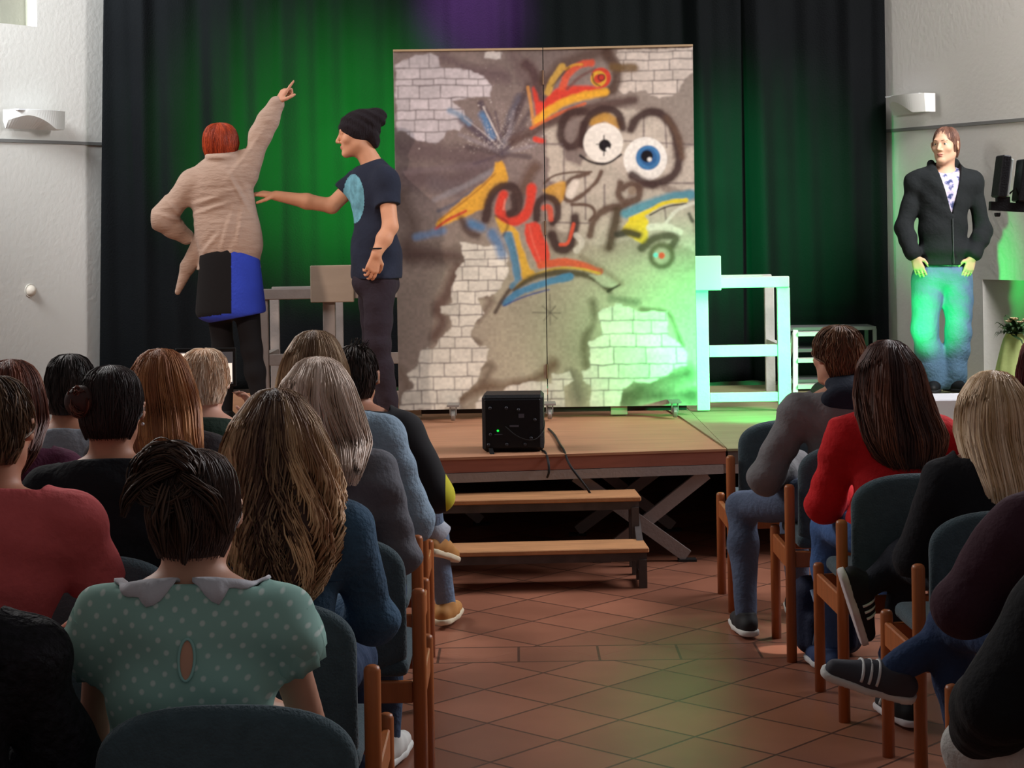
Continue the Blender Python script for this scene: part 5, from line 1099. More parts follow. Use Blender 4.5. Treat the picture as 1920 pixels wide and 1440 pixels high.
m = MB(); m.tube([J['neck']+R @ np.array([u*.19, -.128+.05*u*u, -.12]) for u in np.linspace(-1, 1, 13)], .003, 5); m.tube([J['sr']+R @ np.array([.02, -.045, .045])+np.array([0, 0, -.0]), J['sr']+R @ np.array([-.03, -.07, -.06]), J['sr']+R @ np.array([-.02, -.075, -.14])], .003, 5); m.build('jacket_seam', mat('denim_pale_seam', (104, 128, 150), .9), root, base)
# 5 dark boy in black and yellow
x, y, z = at(668, 642, 6.92); BY = bpy.data.materials.new('black_yellow_top'); BY.use_nodes = True
nt = BY.node_tree; b_ = nt.nodes['Principled BSDF']; b_.inputs['Roughness'].default_value = .9; tc = nt.nodes.new('ShaderNodeTexCoord'); sp = nt.nodes.new('ShaderNodeSeparateXYZ'); nt.links.new(tc.outputs['Object'], sp.inputs[0])
mt_ = nt.nodes.new('ShaderNodeMath'); mt_.operation = 'GREATER_THAN'; mt_.inputs[1].default_value = .335; nt.links.new(sp.outputs[0], mt_.inputs[0]); mx = nt.nodes.new('ShaderNodeMix'); mx.data_type = 'RGBA'; mx.inputs[6].default_value = (*lin(28, 26, 30), 1); mx.inputs[7].default_value = (*lin(214, 206, 50), 1); nt.links.new(mt_.outputs[0], mx.inputs[0]); nt.links.new(mx.outputs[2], b_.inputs['Base Color'])
BOOT = (186, 132, 74)
def boy5(root, base, c, R):
    short_hair(((26, 20, 18), (72, 56, 46)), 800, 1.0, -.08, .002, 31)(root, base, c, R)
    g = lambda pts: [c+R @ np.array(p) for p in pts]; lock_tubes([(g([(-.0, -.04, .115), (.01, -.06, .145)]), (.012, .018)), (g([(.03, -.05, .105), (.05, -.07, .135)]), (.012, .018))], ((26, 20, 18), (60, 48, 40)), 20, root, base, 5, rad=.0016, name='cowlick')
root, J, R, base, so = seated('boy with short dark hair in a black and yellow top by the stage', x, y, z, -.1, sex='m', shirt_mat=BY, shirt_name='sweatshirt', pants=(112, 132, 158), hairf=boy5, shoes=(BOOT, (222, 208, 180)), sh_w=.21, sleeve_off=.03, fold_seed=4, skin=SKD,
    J_over=dict(er=(.30, .0, z-.58), kr=(.19, .46, .53), ar=(.235, .66, .10), kl=(.06, .42, .60), al=(.23, .50, .40), tl=(.35, 1, -.35), ul=(.1, .3, 1)))
m = MB(); m.tube([J['neck']+R @ np.array([.07*math.cos(a), -.0+.075*math.sin(a), .028]) for a in np.linspace(0, 2*PI, 21)], .009, 6, cap=False); m.build('collar_band', mat('yellow_band', (214, 196, 40), .8), root, base, smooth=True)
c_ = J['kl']*.28+J['al']*.72; m = MB(); m.tube([c_, J['al']+(J['al']-J['kl'])*.02], [.060, .066], 18); m.build('cuff', mat('cuff_pale', (178, 184, 196), .85, bump=.15), root, base, smooth=True)
# 6 blond boy with a tablet
x, y, z = at(384, 648, 6.60)
root, J, R, base, so = seated('boy with short bright blond hair holding up a tablet', x, y, z, 0, sex='m', shirt=(40, 56, 46), sleeve=1.9, pants=(50, 56, 70), hairf=short_hair(((220, 186, 146), (255, 246, 222)), 1100, 1.06, -.08, .002, 41), arms_pose='up', sh_w=.18, skin=skin_mat('skin_fair', (222, 168, 146)), hem=-.02)
tc_ = P(386, 690, 6.60+.455); root = empty('tablet', tc_, 'tablet held up by the blond boy, seen past both sides of his head', 'tablet'); m = MB(); m.box((.088, -.0068, -.055), (.103, -.0058, .018)); m.build('screen_window', mat('screen_white', (60, 60, 60), .3, emit=(255, 232, 214, 1.1)), root)
m = MB(); m.box((-.104, -.0068, .045), (-.075, -.0058, .058)); m.build('screen_window', mat('screen_white', (60, 60, 60), .3), root)
m = MB(); m.box((-.118, -.004, -.072), (.118, .004, .078), bev=.003); m.build('case', mat('tablet_black', (24, 24, 26), .4), root)
m = MB(); m.box((-.106, -.0056, -.062), (.106, -.0042, .062)); m.build('screen', mat('screen_glow', (60, 60, 60), .3, emit=(90, 84, 86, .5)), root)
# 7 reddish-blonde straight hair
b7 = TOP+[(.05, .0, -.03, .098, .106), (0, .006, -.035, .110, .116), (-.06, .016, -.042, .114, .115), (-.14, .034, -.06, .116, .10), (-.22, .05, -.075, .112, .08), (-.31, .062, -.085, .10, .06), (-.38, .07, -.09, .06, .04)]
x, y, z = at(303, 649, 5.75)
seated('girl with long straight reddish-blonde hair in front of the bun girl', x, y, z, -.05, shirt=(48, 40, 44), hairf=long_hair(b7, ((140, 86, 52), (226, 168, 108)), 1000, (.003, 14), 33, .0026, root=(150, 90, 54), streak=10), fold_seed=7)
# 8 girl with bun, black top
def bun_hair(root, base, c, R):
    cols = ((24, 17, 17), (52, 36, 34)); prof = [(z, cx, cy, ax*1.04, ay*1.02) for z, cx, cy, ax, ay in CAP]; hair(root, base, c, R, prof, cols, 900, 15, rad=.0022, face=1.84, face_z=.03, streak=8, jitter=.4)
    b = c+R @ np.array([-.062, -.10, .028]); S = Solid(b-.09, b+.09, .006); S.ell(b, [.044, .036, .044]); S.mesh(); col2 = ((70, 36, 30), (120, 70, 54)); V, Q = S.mesh(); mesh_obj('bun_core', V, Q, HAIR, root, True, base, col=np.tile(np.array(lin(60, 32, 28)), (len(V), 1)))
    lock_tubes([([b+R @ np.array([.030*math.cos(a+q)*math.cos(k), .034*math.sin(k*1.7)*math.cos(q), .030*math.sin(a+q)]) * 1.0 for q in np.linspace(0, 5.5, 12)], (.006, .010, .012, .006)) for k, a in enumerate((0, 1, 2, 3, 4, 5))], col2, 26, root, base, 16, rad=.0022, name='bun')
x, y, z = at(210, 679, 5.02)
root, J, R, base, so = seated('girl with black hair and a small bun in a black t-shirt with a pearl earring', x, y, z, .06, shirt=(20, 22, 28), sleeve=.75, pants=(34, 36, 46), hairf=bun_hair, shirt_name='tshirt', fold_seed=8, sh_w=.195, skin=SKD, head_tilt=-.05, head_yaw=-.1)
m = MB(); p = J['head']+R @ rotz(-.1) @ np.array([.084, -.004, -.040]); m.lathe([(.0005, -.005), (.004, -.003), (.005, 0), (.004, .003), (.0005, .005)], p, 10); m.build('earring', mat('pearl', (230, 230, 235), .2, spec=.8), root, base, smooth=True)
# 9 man in the coral t-shirt
x, y, z = at(-8, 697, 4.22)
seated('man with short brown hair in a coral red t-shirt at the left edge', x, y, z, -.12, sex='m', shirt=(214, 96, 98), sleeve=.62, sleeve_off=.022, pants=(50, 60, 80), hairf=short_hair(((58, 42, 32), (136, 108, 78)), 1300, 1.04, -.08, .0023, 51), shirt_name='tshirt', sh_w=.225, fold_seed=12, neck_r=.062, skin=SKD, vox=.008)
# 10 auburn girl in maroon
b10 = TOP+[(.05, 0, -.03, .098, .106), (0, 0, -.035, .110, .116), (-.06, 0, -.042, .116, .115), (-.14, 0, -.055, .112, .09), (-.20, 0, -.065, .08, .06), (-.23, 0, -.07, .05, .04)]
x, y, z = at(22, 669, 5.40)
seated('girl with auburn hair in a maroon sweater behind the man in coral', x, y, z, -.05, shirt=(84, 34, 60), hairf=long_hair(b10, ((66, 34, 26), (140, 82, 58)), 800, (.005, 20), 43, .0026), shirt_name='sweater')
# 11 man in the light grey t-shirt
x, y, z = at(133, 658, 6.12)
seated('man with cropped black hair in a light grey t-shirt near the left wall', x, y, z, -.05, sex='m', shirt=(150, 156, 166), sleeve=.6, hairf=short_hair(((28, 24, 23), (62, 54, 50)), 900, .98, -.08, .0016, 61), shirt_name='tshirt', sh_w=.215, skin=SKD)
# 12 person in black lace, bottom left
LACE = mat('black_lace', (26, 24, 30), .8, bump=.8, bscale=50, var=.7, vscale=60)
x, y, z = at(-130, 870, 3.30)
seated('person in a black lace top cut off by the bottom left corner', x, y, z, 0, shirt_mat=LACE, shirt_name='lace_top', sh_w=.20, sleeve_off=.03, hairf=long_hair(b10, ((30, 22, 20), (70, 50, 40)), 500, seed=53), fold=.006)
# right block
# 13 boy with brown hair
def hood_down(col_in, col_out): return None
x, y, z = at(1567, 605, 7.12)
root, J, R, base, so = seated('boy with brown hair in a grey and navy hooded jacket, front of the right block', x, y, z, .18, sex='m', shirt=(124, 122, 124), sleeve=2, sleeve_off=.026, pants=(86, 98, 122), hairf=short_hair(((74, 52, 36), (142, 106, 74)), 1300, 1.16, -.08, .0023, 71), shoes=((46, 46, 48), (222, 220, 214)), shirt_name='hooded_jacket', sh_w=.20, head_yaw=.35, head_tilt=.05, fold_seed=6,
    J_over=dict(kl=(-.28, .36, .50), al=(-.31, .24, .09), tl=(.05, 1, 0), kr=(-.02, .48, .53), ar=(.0, .50, .09), neck=(.015, -.05, z-.29), el=(-.30, -.0, z-.60)))
S = Solid(J['neck']-.3, J['neck']+.3, .008); S.ell(J['neck']+R @ np.array([.0, -.075, -.01]), [.125, .060, .085], R @ rotx(.3), .03); S.ell(J['neck']+R @ np.array([0, -.02, .05]), [.085, .075, .04], R, .03); S.folds(.004, 8, 3)
S.cut(J['neck']+np.array([0, 0, .085]), (0, .35, 1)); S.build('hood', mat('navy_lining', (34, 40, 54), .9, bump=.2), root, base)
# 14 red hoodie girl
b14 = TOP+[(.05, 0, -.03, .108, .112), (0, 0, -.035, .122, .122), (-.06, .002, -.042, .132, .122), (-.13, .008, -.06, .142, .11), (-.20, .016, -.075, .15, .085), (-.26, .02, -.085, .125, .06), (-.31, .02, -.09, .07, .04)]
x, y, z = at(1662, 633, 6.32)
seated('girl with long dark brown hair in a bright red hoodie', x, y, z, .10, shirt=(206, 28, 34), sleeve=2, sleeve_off=.026, pants=(70, 104, 158), hairf=long_hair(b14, ((48, 28, 24), (130, 82, 58)), 1100, (.007, 20), 73, .0026, root=(60, 32, 28)), hoodie=True, shirt_name='hoodie', fold_seed=1, shoes=((40, 60, 100), (200, 200, 200)), sh_w=.19)
# 15 blonde in black
b15 = TOP+[(.05, 0, -.03, .108, .112), (0, 0, -.035, .124, .124), (-.06, .0, -.042, .128, .122), (-.13, .004, -.058, .126, .11), (-.20, .012, -.072, .122, .095), (-.27, .02, -.085, .115, .075), (-.34, .03, -.092, .09, .05), (-.40, .03, -.095, .05, .03)]
x, y, z = at(1858, 690, 5.52)
seated('girl with long straight pale blonde hair in a black sweater on the right', x, y, z, .12, shirt=(24, 24, 30), sleeve=2, sleeve_off=.028, pants=(26, 28, 38), hairf=long_hair(b15, ((184, 156, 112), (250, 236, 204)), 1200, (.004, 16), 83, .0026, streak=10, root=None), shoes=((24, 24, 28), (214, 208, 210), 1), shirt_name='sweater', sh_w=.195,
    J_over=dict(kr=(-.02, .44, .62), ar=(-.26, .43, .47), tr=(.32, .1, -.9), ur=(.93, -.12, .3), kl=(-.13, .44, .54), al=(-.13, .46, .09)))
# 16 maroon sleeve at the right edge
x, y, z = at(2022, 720, 4.62)
seated('person in a dark maroon top at the right edge, legs crossed in jeans', x, y, z, .1, shirt=(60, 32, 44), sleeve=2, sleeve_off=.04, pants=(44, 62, 96), hairf=long_hair(b10, ((60, 34, 26), (110, 70, 50)), 600, seed=93), shoes=((66, 66, 74), (222, 222, 218), 1), shirt_name='sweater',
    J_over=dict(sl=(-.19, -.05, z-.36), el=(-.30, .02, z-.56), kr=(.0, .46, .60), ar=(-.36, .42, .42), tr=(-1, .08, .26), ur=(.25, -.35, .9), kl=(-.20, .42, .54), al=(-.14, .44, .09)))
# 17 dark red hair
x, y, z = at(1958, 622, 6.42)
seated('person with dark red hair at the right edge behind the blonde girl', x, y, z, .2, shirt=(50, 40, 50), hairf=long_hair(b10, ((66, 20, 22), (112, 44, 40)), 700, seed=95))
# 18 pale trousers, bottom right
x, y, z = at(2150, 820, 3.72)
seated('person in a black coat and pale trousers in the bottom right corner', x, y, z, .15, sex='m', shirt=(18, 18, 22), sleeve=2, sleeve_off=.05, pants=(206, 204, 200), hairf=short_hair(((40, 30, 26), (70, 54, 44)), 500, seed=97), shirt_name='coat', sh_w=.22,
    J_over=dict(sl=(-.17, -.04, .93), el=(-.30, .03, .68), wl=(-.26, .24, .56), kl=(-.26, .30, .50), al=(-.2, .30, .09)), hem=-.14)
# bag under the chairs on the right and phone
p = P(1490, 1215, 6.75); root = empty('backpack', (1.19, 6.98, 0), 'dark blue and black backpack on the tiles under the boy\'s chair', 'bag'); base = (1.19, 6.98, 0)
S = Solid((1.0, 6.8, 0), (1.38, 7.2, .36), .009); S.rbox((1.19, 6.98, .15), (.13, .09, .145), .06, k=.02); S.rbox((1.19, 6.90, .10), (.095, .04, .075), .03, k=.02); S.cut((0, 0, .002), (0, 0, -1)); S.build('bag_body', mat('bag_navy', (26, 34, 60), .8, bump=.2), root, base)
m = MB(); m.tube([(1.12, 6.90, .26), (1.14, 6.86, .18), (1.12, 6.86, .06)], .01, 6); m.tube([(1.15, 6.98, .29), (1.19, 6.98, .325), (1.23, 6.98, .29)], .009, 6); m.build('strap', mat('bag_strap', (120, 140, 170), .7), root, base, smooth=True)
# ---------------------------------------------------------------- the three people on stage
def PX(px, py, Y, dy=0): return P(px, py, Y+dy)
def build_body(root, base, J, Rh, skin, vox=.006, lo=None, hi=None, hands=(), neck_r=.054, legs=True, arm_r=(.046, .040, .036, .025), headsc=1.0, wide=1.0, slots=None, lips=False, ears=True):
    S = Solid(lo, hi, vox); torso(S, J, -.014, wide)
    S.cone(J['neck'], J['head']+Rh @ np.array([0, -.022, -.06]), neck_r+.006, neck_r, .025); head(S, J['head'], Rh, headsc, ears)
    for q in 'lr':
        arm(S, J['s'+q], J['e'+q], J['w'+q], 0, upto=2, r=arm_r)
        if legs: leg(S, J['h'+q], J['k'+q], J['a'+q], -.02)
    for h_ in hands: hand(S, *h_[0], **h_[1])
    V, Q = S.mesh(); mi = None; sl = None
    if lips:
        c = (V[Q].mean(1)-J['head']) @ Rh/headsc; mi = ((np.abs(c[:, 0]) < .0225) & (c[:, 2] < -.0535) & (c[:, 2] > -.0745) & (c[:, 1] > .088)).astype(int); sl = [skin, LIP]
    return mesh_obj('body', V, Q, skin, root, True, base, slots=sl, midx=mi)
# --- actress with red hair seen from behind, arm thrown up
Y0 = 10.15; J = dict(head=PX(413, 271, Y0, .02), neck=PX(420, 304, Y0, -.01), sl=PX(362, 342, Y0, .0), sr=PX(456, 322, Y0, .0), el=PX(302, 410, Y0, -.02), wl=PX(352, 446, Y0, .10), er=PX(489, 252, Y0, .02), wr=PX(519, 194, Y0, .04),
     waist=PX(420, 425, Y0, 0), hl=PX(404, 520, Y0, .02), hr=PX(456, 520, Y0, .02), kl=PX(418, 650, Y0, .06), kr=PX(472, 655, Y0, -.02), al=PX(424, 772, Y0, .05), ar=PX(490, 775, Y0, -.02))
for q in 'lr': J['a'+q][2] = ST+.095
base = np.array([J['waist'][0]+.05, Y0, ST]); root = empty('person', base, 'person with red hair in a beige cardigan pointing up at the left of the stage', 'person')
lo = np.array([P(285, 400, Y0)[0], Y0-.35, ST]); hi = np.array([P(560, 400, Y0)[0], Y0+.35, 2.55]); Rh = rotz(-.35) @ rotx(.12)
up_ = J['wr']-J['er']
build_body(root, base, J, Rh, SK, lo=lo, hi=hi, hands=[((J['wr'], up_+np.array([.04, 0, .04]), np.array([.8, .5, -.15]), -1), dict(curl=.5, size=.98, pointing=True)), ((J['wl'], np.array([.7, .3, -.1]), np.array([0, .5, -.8]), -1), dict(curl=.4))])
KNIT = mat('beige_knit', (176, 152, 138), .95, bump=.5, bscale=14, var=.07, vscale=5, stretch=(1, 1, 3), sheen=.15)
S = Solid(lo, hi, .0065); torso(S, J, .018, 1.0, .05)
S.ell(PX(432, 455, Y0, .0), [.165, .13, .20], frame(J['hr']-J['hl'], J['waist']-J['hl']), .05)
arm(S, J['sl'], J['el'], J['wl'], .018, .035, upto=1.95); S.cone(J['el'], J['el']+(J['sl']-J['el'])*.3, .062, .060, .03)
arm(S, J['sr'], J['er'], J['wr'], .016, .035, upto=1.98, r=(.060, .044, .038, .029)); S.cone(PX(432, 335, Y0), PX(466, 300, Y0), .085, .06, .05)
S.cone(PX(447, 380, Y0), PX(462, 460, Y0), .09, .085, .05); S.cone(PX(385, 375, Y0), PX(405, 460, Y0), .08, .08, .05)
S.ell(J['neck']+np.array([-.015, -.035, .035]), [.085, .075, .028], rotx(.2), .02)
X_ = np.meshgrid(*S.ax, indexing='ij'); zz = X_[2]; xx = X_[0]; g = np.zeros_like(zz)
for px, py, ang, ln, amp in ((395, 375, .25, .09, .007), (400, 392, .3, .11, .008), (432, 430, 1.3, .10, .006), (402, 455, .8, .07, .007), (452, 360, -1.1, .12, .008), (455, 430, 1.45, .12, .006), (465, 290, .95, .14, .006), (330, 390, -.9, .1, .006), (330, 410, -.3, .09, .006), (425, 360, .15, .12, .005), (440, 470, 1.2, .1, .005)):
    c_ = P(px, py, Y0); u = (xx-c_[0])*math.cos(ang)+(zz-c_[2])*math.sin(ang); v = -(xx-c_[0])*math.sin(ang)+(zz-c_[2])*math.cos(ang)
    g += amp*np.exp(-(u/ln)**2)*(np.exp(-(v/.011)**2)-.8*np.exp(-((v-.022)/.014)**2))
S.D -= (g*(X_[1] < Y0)).astype(np.float32)
# curved hem: higher in the middle of the back
hx = P(430, 500, Y0); S.ell([hx[0]+.0, Y0, P(430, 640, Y0)[2]], [.30, .6, P(430, 488, Y0)[2]-P(430, 640, Y0)[2]], None, .01, sub=True)
S.cut([0, 0, P(430, 506, Y0)[2]], (0, 0, -1))
S.cone(PX(392, 430, Y0, .03), PX(352, 500, Y0, .06), .060, .040, .03); S.cone(PX(352, 500, Y0, .06), PX(333, 548, Y0, .07), .040, .016, .02)
S.cut(J['neck']+np.array([0, 0, .062]), (0, .3, 1), near=(J['neck']+np.array([-.02, 0, .13]), .15))
S.build('cardigan', KNIT, root, base)
S = Solid(lo, hi, .008); pel = PX(432, 520, Y0)
for t in np.linspace(0, 1, 24): c_ = PX(430+3*t, 470+118*t, Y0); S.ell(c_, [.150+.035*t, .115+.03*t, .06], None, .03)
S.cut(PX(382, 607, Y0), (P(490, 588, Y0)-P(382, 607, Y0))[[2, 1, 0]]*np.array([-1, 0, 1])*-1 if False else (.17, 0, -1)); V, Q = S.mesh(); fc = V[Q].mean(1)
dxp = (CX+fc[:, 0]*F/fc[:, 1]); dyp = HY-(fc[:, 2]-CAMZ)*F/fc[:, 1]
mesh_obj('skirt', V, Q, None, root, True, base, slots=[mat('skirt_blue', (46, 70, 190), .8, bump=.2, var=.1), mat('skirt_black', (22, 20, 26), .9)], midx=((dxp < 432) & (dyp < 585-(dxp-380)*.12)).astype(int))
S = Solid(lo, hi, .008); S.ell(PX(430, 560, Y0), [.15, .11, .12], None, .03)
for q in 'lr': leg(S, J['h'+q], J['k'+q], J['a'+q], -.004, r=(.088, .062, .056, .040))
S.cut([0, 0, P(430, 500, Y0)[2]], (0, 0, 1)); S.build('leggings', mat('leggings_black', (20, 20, 24), .9), root, base)
for q in 'lr': shoe('shoe', J['a'+q], (.1, 1, 0), root, base, mat('shoe_black', (24, 24, 26), .6), mat('sole_black', (40, 40, 42), .8))
rp = [(z, cx+.012, cy, ax*1.16, ay*1.05) for z, cx, cy, ax, ay in CAP]; hair(root, base, J['head'], Rh, rp, ((112, 34, 16), (196, 84, 42)), 1100, 101, rad=.0016, face=1.1, streak=8, jitter=.5)
# --- actor with beanie in profile, arm stretched out
Y0 = 10.15; Rb = rotz(math.radians(58)); J = dict(head=PX(668, 253, Y0, .0), neck=PX(700, 312, Y0, 0), sl=PX(722, 336, Y0, -.13), sr=PX(676, 334, Y0, .13), el=PX(732, 425, Y0, -.20), wl=PX(706, 476, Y0, -.25), er=PX(622, 386, Y0, .10), wr=PX(518, 367, Y0, .06),
     waist=PX(702, 440, Y0), hl=PX(712, 528, Y0, -.08), hr=PX(700, 528, Y0, .08), kl=PX(708, 648, Y0, -.10), kr=PX(704, 650, Y0, .10), al=PX(730, 770, Y0, -.08), ar=PX(722, 770, Y0, .12))
for q in 'lr': J['a'+q][2] = ST+.095
base = np.array([J['waist'][0], Y0, ST]); root = empty('person', base, 'person in a dark beanie and navy t-shirt reaching out towards the red-haired one', 'person')
lo = np.array([P(468, 400, Y0)[0], Y0-.40, ST]); hi = np.array([P(775, 400, Y0)[0], Y0+.36, 2.5]); Rh = rotz(PI/2+.08) @ rotx(-.10)
SKM = skin_mat('skin_warm', (214, 156, 124))
build_body(root, base, J, Rh, SKM, lo=lo, hi=hi, ears=False, hands=[((J['wr'], np.array([-1, 0, .16]), np.array([0, .35, -1.]), 1), dict(curl=.22, size=1.0)), ((J['wl'], np.array([-.32, .05, -1.]), np.array([-.5, 1, 0]), 1), dict(curl=.42, size=1.05))], arm_r=(.050, .043, .040, .028), lips=True)
eyes(J['head'], Rh, root, base, brow=mat('brow_dark', (60, 40, 32), .8), dy=-.004)
NAVY = mat('tshirt_navy', (34, 40, 58), .9, bump=.3, bscale=18, var=.12, vscale=8)
S = Solid(lo, hi, .0065); torso(S, J, .016, 1.0, .05); S.ell(PX(706, 480, Y0), [.155, .150, .16], frame(J['hr']-J['hl'], (0, 0, 1)), .05)
for q in 'lr': arm(S, J['s'+q], J['e'+q], J['w'+q], .020, .035, upto=.56)
S.folds(.004, 6, 21, (.6, 0, 1)); S.cut(J['neck']+np.array([-.0, 0, .03]), (-.35, 0, 1.), near=(J['neck']+np.array([0, 0, .12]), .15))
S.cut([0, 0, P(700, 522, Y0)[2]], (0, 0, -1))
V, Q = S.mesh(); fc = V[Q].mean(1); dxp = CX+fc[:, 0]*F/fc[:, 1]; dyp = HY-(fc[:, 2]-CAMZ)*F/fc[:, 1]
print_mask = (((dxp-664)/20)**2+((dyp-368)/46)**2 < 1) & (fc[:, 1] < Y0+.07)  # oval of the pale blue chest print
mesh_obj('tshirt', V, Q, None, root, True, base, slots=[NAVY, mat('print_pale_blue', (104, 160, 178), .85, var=.35, vscale=22)], midx=print_mask.astype(int))
S = Solid(lo, hi, .008); S.ell(PX(705, 530, Y0), [.145, .125, .11], Rb, .03)
for q in 'lr': leg(S, J['h'+q], J['k'+q], J['a'+q], .004, r=(.088, .068, .058, .044), flare=.006)
S.folds(.004, 7, 31, (.2, 0, 1)); S.cut([0, 0, P(700, 500, Y0)[2]], (0, 0, 1)); S.build('jeans', mat('jeans_black', (44, 36, 46), .9, bump=.3, bscale=30, var=.15), root, base)
for q in 'lr': shoe('shoe', J['a'+q], (-1, .0 if q == 'l' else .2, 0), root, base, mat('shoe_black', (24, 24, 26), .6), mat('sole_black', (40, 40, 42), .8))
H = lambda x, y, z: J['head']+Rh @ np.array([x, y, z])
S = Solid(J['head']-.24, J['head']+.24, .005); S.ell(H(0, -.012, .035), [.088, .108, .100], Rh, .02); S.ell(H(0, -.075, .075), [.078, .085, .065], Rh @ rotx(.2), .03); S.ell(H(0, -.135, .088), [.055, .045, .048], Rh, .03)
S.ell(H(0, -.10, -.02), [.070, .030, .07], Rh, .03)
S.folds(.0022, 14, 4, (.5, .5, 1)); S.cut(H(0, .10, .042), Rh @ np.array([0, .76, -1.0]))
S.build('beanie', mat('beanie_knit', (34, 28, 34), .95, bump=.6, bscale=90, stretch=(1, 1, .3)), root, base)
m = MB(); m.tube([J['wl']+np.array([.034*math.cos(a), .034*math.sin(a), .03]) for a in np.linspace(0, 2*PI, 19)], .004, 6, cap=False); m.build('wristband', mat('wristband', (30, 28, 32), .7), root, base, smooth=True)
# --- actress at the right, hands in the pockets
Y0 = 11.62; Rb = rotz(PI); J = dict(head=PX(1772, 273, Y0, .0), neck=PX(1771, 322, Y0, .03), sr=PX(1719, 341, Y0, .04), sl=PX(1821, 341, Y0, .04), er=PX(1694, 428, Y0, .02), el=PX(1844, 430, Y0, .02), wr=PX(1714, 480, Y0, -.10), wl=PX(1824, 482, Y0, -.10),
     waist=PX(1768, 430, Y0), hr=PX(1740, 520, Y0), hl=PX(1794, 520, Y0), kr=PX(1733, 622, Y0, -.03), kl=PX(1798, 624, Y0, -.03), ar=PX(1752, 726, Y0, .02), al=PX(1786, 730, Y0, .03))
for q in 'lr': J['a'+q][2] = ST+.095
base = np.array([J['waist'][0], Y0, ST]); root = empty('person', base, 'person in a dark hooded jacket and wide jeans by the right wall, hands in pockets', 'person')
lo = np.array([P(1668, 400, Y0)[0], Y0-.35, ST]); hi = np.array([P(1870, 400, Y0)[0], Y0+.33, 2.5]); Rh = rotz(PI-.62)
body_ = build_body(root, base, J, Rh, skin_mat('skin_pale', (226, 180, 150)), lo=lo, hi=hi, hands=[((J['wr'], np.array([.35, -.05, -1.]), np.array([.25, 1, .1]), 1), dict(curl=.2, size=.95)), ((J['wl'], np.array([-.35, -.05, -1.]), np.array([-.25, 1, .1]), -1), dict(curl=.2, size=.95))], lips=True)
eyes(J['head'], Rh, root, base, brow=mat('brow_brown', (110, 80, 60), .8))
S = Solid(lo, hi, .0065); torso(S, J, .0, 1.0, .05); S.cut(J['neck']+np.array([0, -.05, .0]), (0, -.55, 1.), near=(J['neck']+np.array([0, 0, .10]), .15)); S.cut([0, 0, P(1770, 500, Y0)[2]], (0, 0, -1))
TEE = bpy.data.materials.new('printed_tee'); TEE.use_nodes = True; nt = TEE.node_tree; b_ = nt.nodes['Principled BSDF']; b_.inputs['Roughness'].default_value = .85; tc = nt.nodes.new('ShaderNodeTexCoord'); n_ = nt.nodes.new('ShaderNodeTexNoise'); n_.inputs['Scale'].default_value = 26; n_.inputs['Detail'].default_value = 2
r_ = nt.nodes.new('ShaderNodeValToRGB'); e = r_.color_ramp.elements; e[0].position = .36; e[0].color = (*lin(74, 84, 132), 1); e[1].position = .62; e[1].color = (*lin(232, 222, 230), 1); k_ = e.new(.47); k_.color = (*lin(206, 196, 222), 1); k2 = e.new(.42); k2.color = (*lin(150, 152, 190), 1)
nt.links.new(tc.outputs['Object'], n_.inputs[0]); nt.links.new(n_.outputs[0], r_.inputs[0]); nt.links.new(r_.outputs[0], b_.inputs['Base Color'])
S.build('tshirt', TEE, root, base)
HOOD = mat('jacket_black', (30, 34, 36), .9, bump=.3, bscale=30, var=.15, vscale=8); S = Solid(lo, hi, .0065); torso(S, J, .020, 1.0, .05)
for q in 'lr': arm(S, J['s'+q], J['e'+q], J['w'+q], .014, .03, upto=1.86, r=(.044, .040, .036, .030)); S.cone(J['w'+q]+(J['e'+q]-J['w'+q])*.25, J['w'+q]+(J['e'+q]-J['w'+q])*.10, .048, .047, .02)
S.ell(PX(1769, 470, Y0), [.165, .135, .09], Rb, .05)
S.ell(J['neck']+np.array([0, .085, -.0]), [.12, .06, .07], None, .03)
for s_ in (-1, 1):
    S.cone(J['neck']+np.array([s_*.075, .05, .055]), J['neck']+np.array([s_*.082, -.045, .012]), .030, .024, .02); S.cone(J['neck']+np.array([s_*.082, -.045, .012]), J['neck']+np.array([s_*.03, -.13, -.19]), .024, .012, .02)
S.folds(.0035, 7, 41, (.4, 0, 1))
Xg, Yg, Zg = np.meshgrid(*S.ax, indexing='ij'); zt_ = J['neck'][2]+.06; zb_ = P(1775, 404, Y0)[2]; xc = J['neck'][0]+.012; wdt = np.clip((Zg-zb_)/(zt_-zb_), 0, 1)*.088
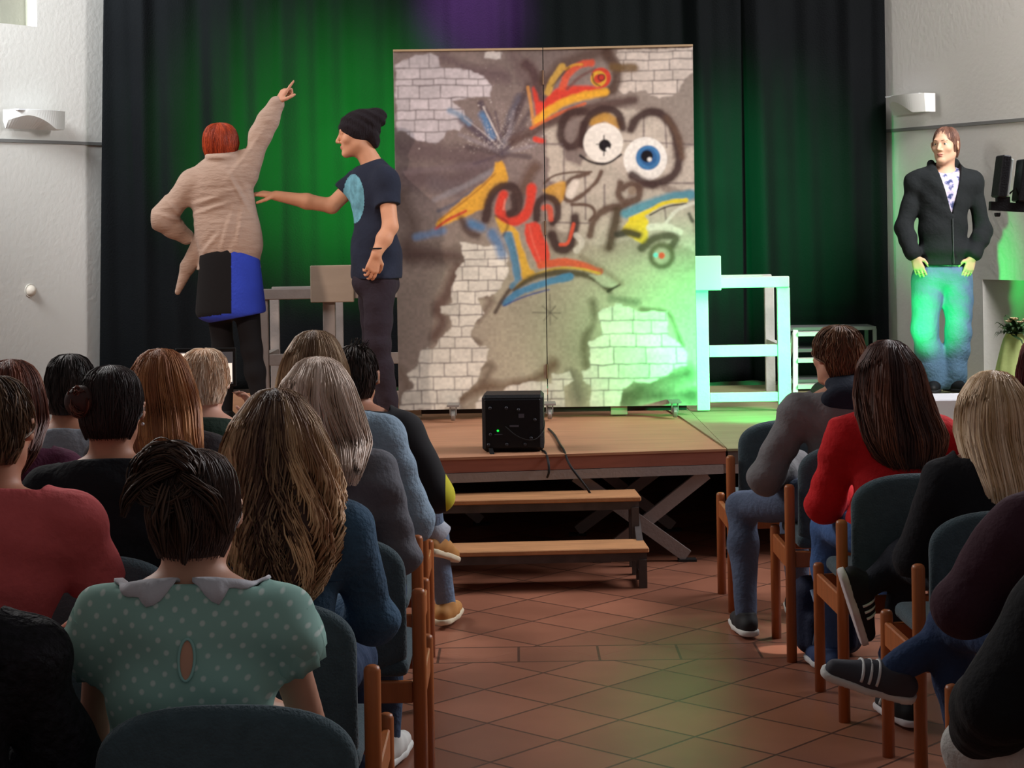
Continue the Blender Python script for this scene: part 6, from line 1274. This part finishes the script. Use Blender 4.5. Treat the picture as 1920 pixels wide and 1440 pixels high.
dV = np.where(Yg < J['neck'][1]+.02, (np.abs(Xg-xc)-wdt), .5); dV = np.where(Zg < zb_, np.maximum(dV, zb_-Zg), dV); S.D = np.maximum(S.D, -dV.astype(np.float32))
S.cone(J['neck']+np.array([0, 0, -.02]), J['neck']+np.array([0, -.02, .2]), .062, .062, .0, sub=True); S.cut([0, 0, P(1770, 497, Y0)[2]], (0, 0, -1)); S.build('hooded_jacket', HOOD, root, base)
m = MB(); yf = J['waist'][1]-.155; zz_ = [P(1772, py, Y0)[2] for py in (410, 440, 470, 494)]; m.tube([(xc, Y0-.118, zz_[0]), (xc, Y0-.124, zz_[1]), (xc-.003, Y0-.137, zz_[2]), (xc, Y0-.136, zz_[3])], .0035, 6); m.build('zip', mat('zip_grey', (90, 96, 96), .4, metal=.5), root, base)
JNS = mat('jeans_blue', (96, 130, 160), .9, bump=.35, bscale=45, var=.16, vscale=7); S = Solid(lo, hi, .0075); S.ell(PX(1767, 515, Y0), [.180, .125, .11], Rb, .04)
for q in 'lr': leg(S, J['h'+q], J['k'+q], J['a'+q], .010, r=(.094, .074, .068, .060), flare=.02)
S.folds(.004, 6, 51, (.2, 0, 1)); S.cut([0, 0, P(1770, 488, Y0)[2]], (0, 0, 1)); S.cut([0, 0, ST+.03], (0, 0, -1)); S.build('jeans', JNS, root, base)
for q, dx in (('r', -.3), ('l', .3)): shoe('shoe', J['a'+q], (dx, -1, 0), root, base, mat('shoe_black', (24, 24, 26), .6), mat('sole_black', (40, 40, 42), .8))
rp = [(z, cx, cy-.008, ax*.975, ay*.97) for z, cx, cy, ax, ay in CAP]; hair(root, base, J['head'], Rh, rp, ((84, 60, 50), (138, 106, 88)), 900, 111, rad=.0014, face=1.08, streak=8, jitter=.2, face_z=.066)
b = J['head']+Rh @ np.array([.01, -.115, -.03]); lock_tubes([([b+Rh @ np.array([.028*math.cos(a+q), -.008*math.sin(a), .032*math.sin(a+q)]) for q in np.linspace(0, 5, 10)], (.008, .012, .006)) for a in (0, 2, 4)], ((92, 60, 48), (150, 108, 88)), 40, root, base, 12, rad=.0018, name='bun')
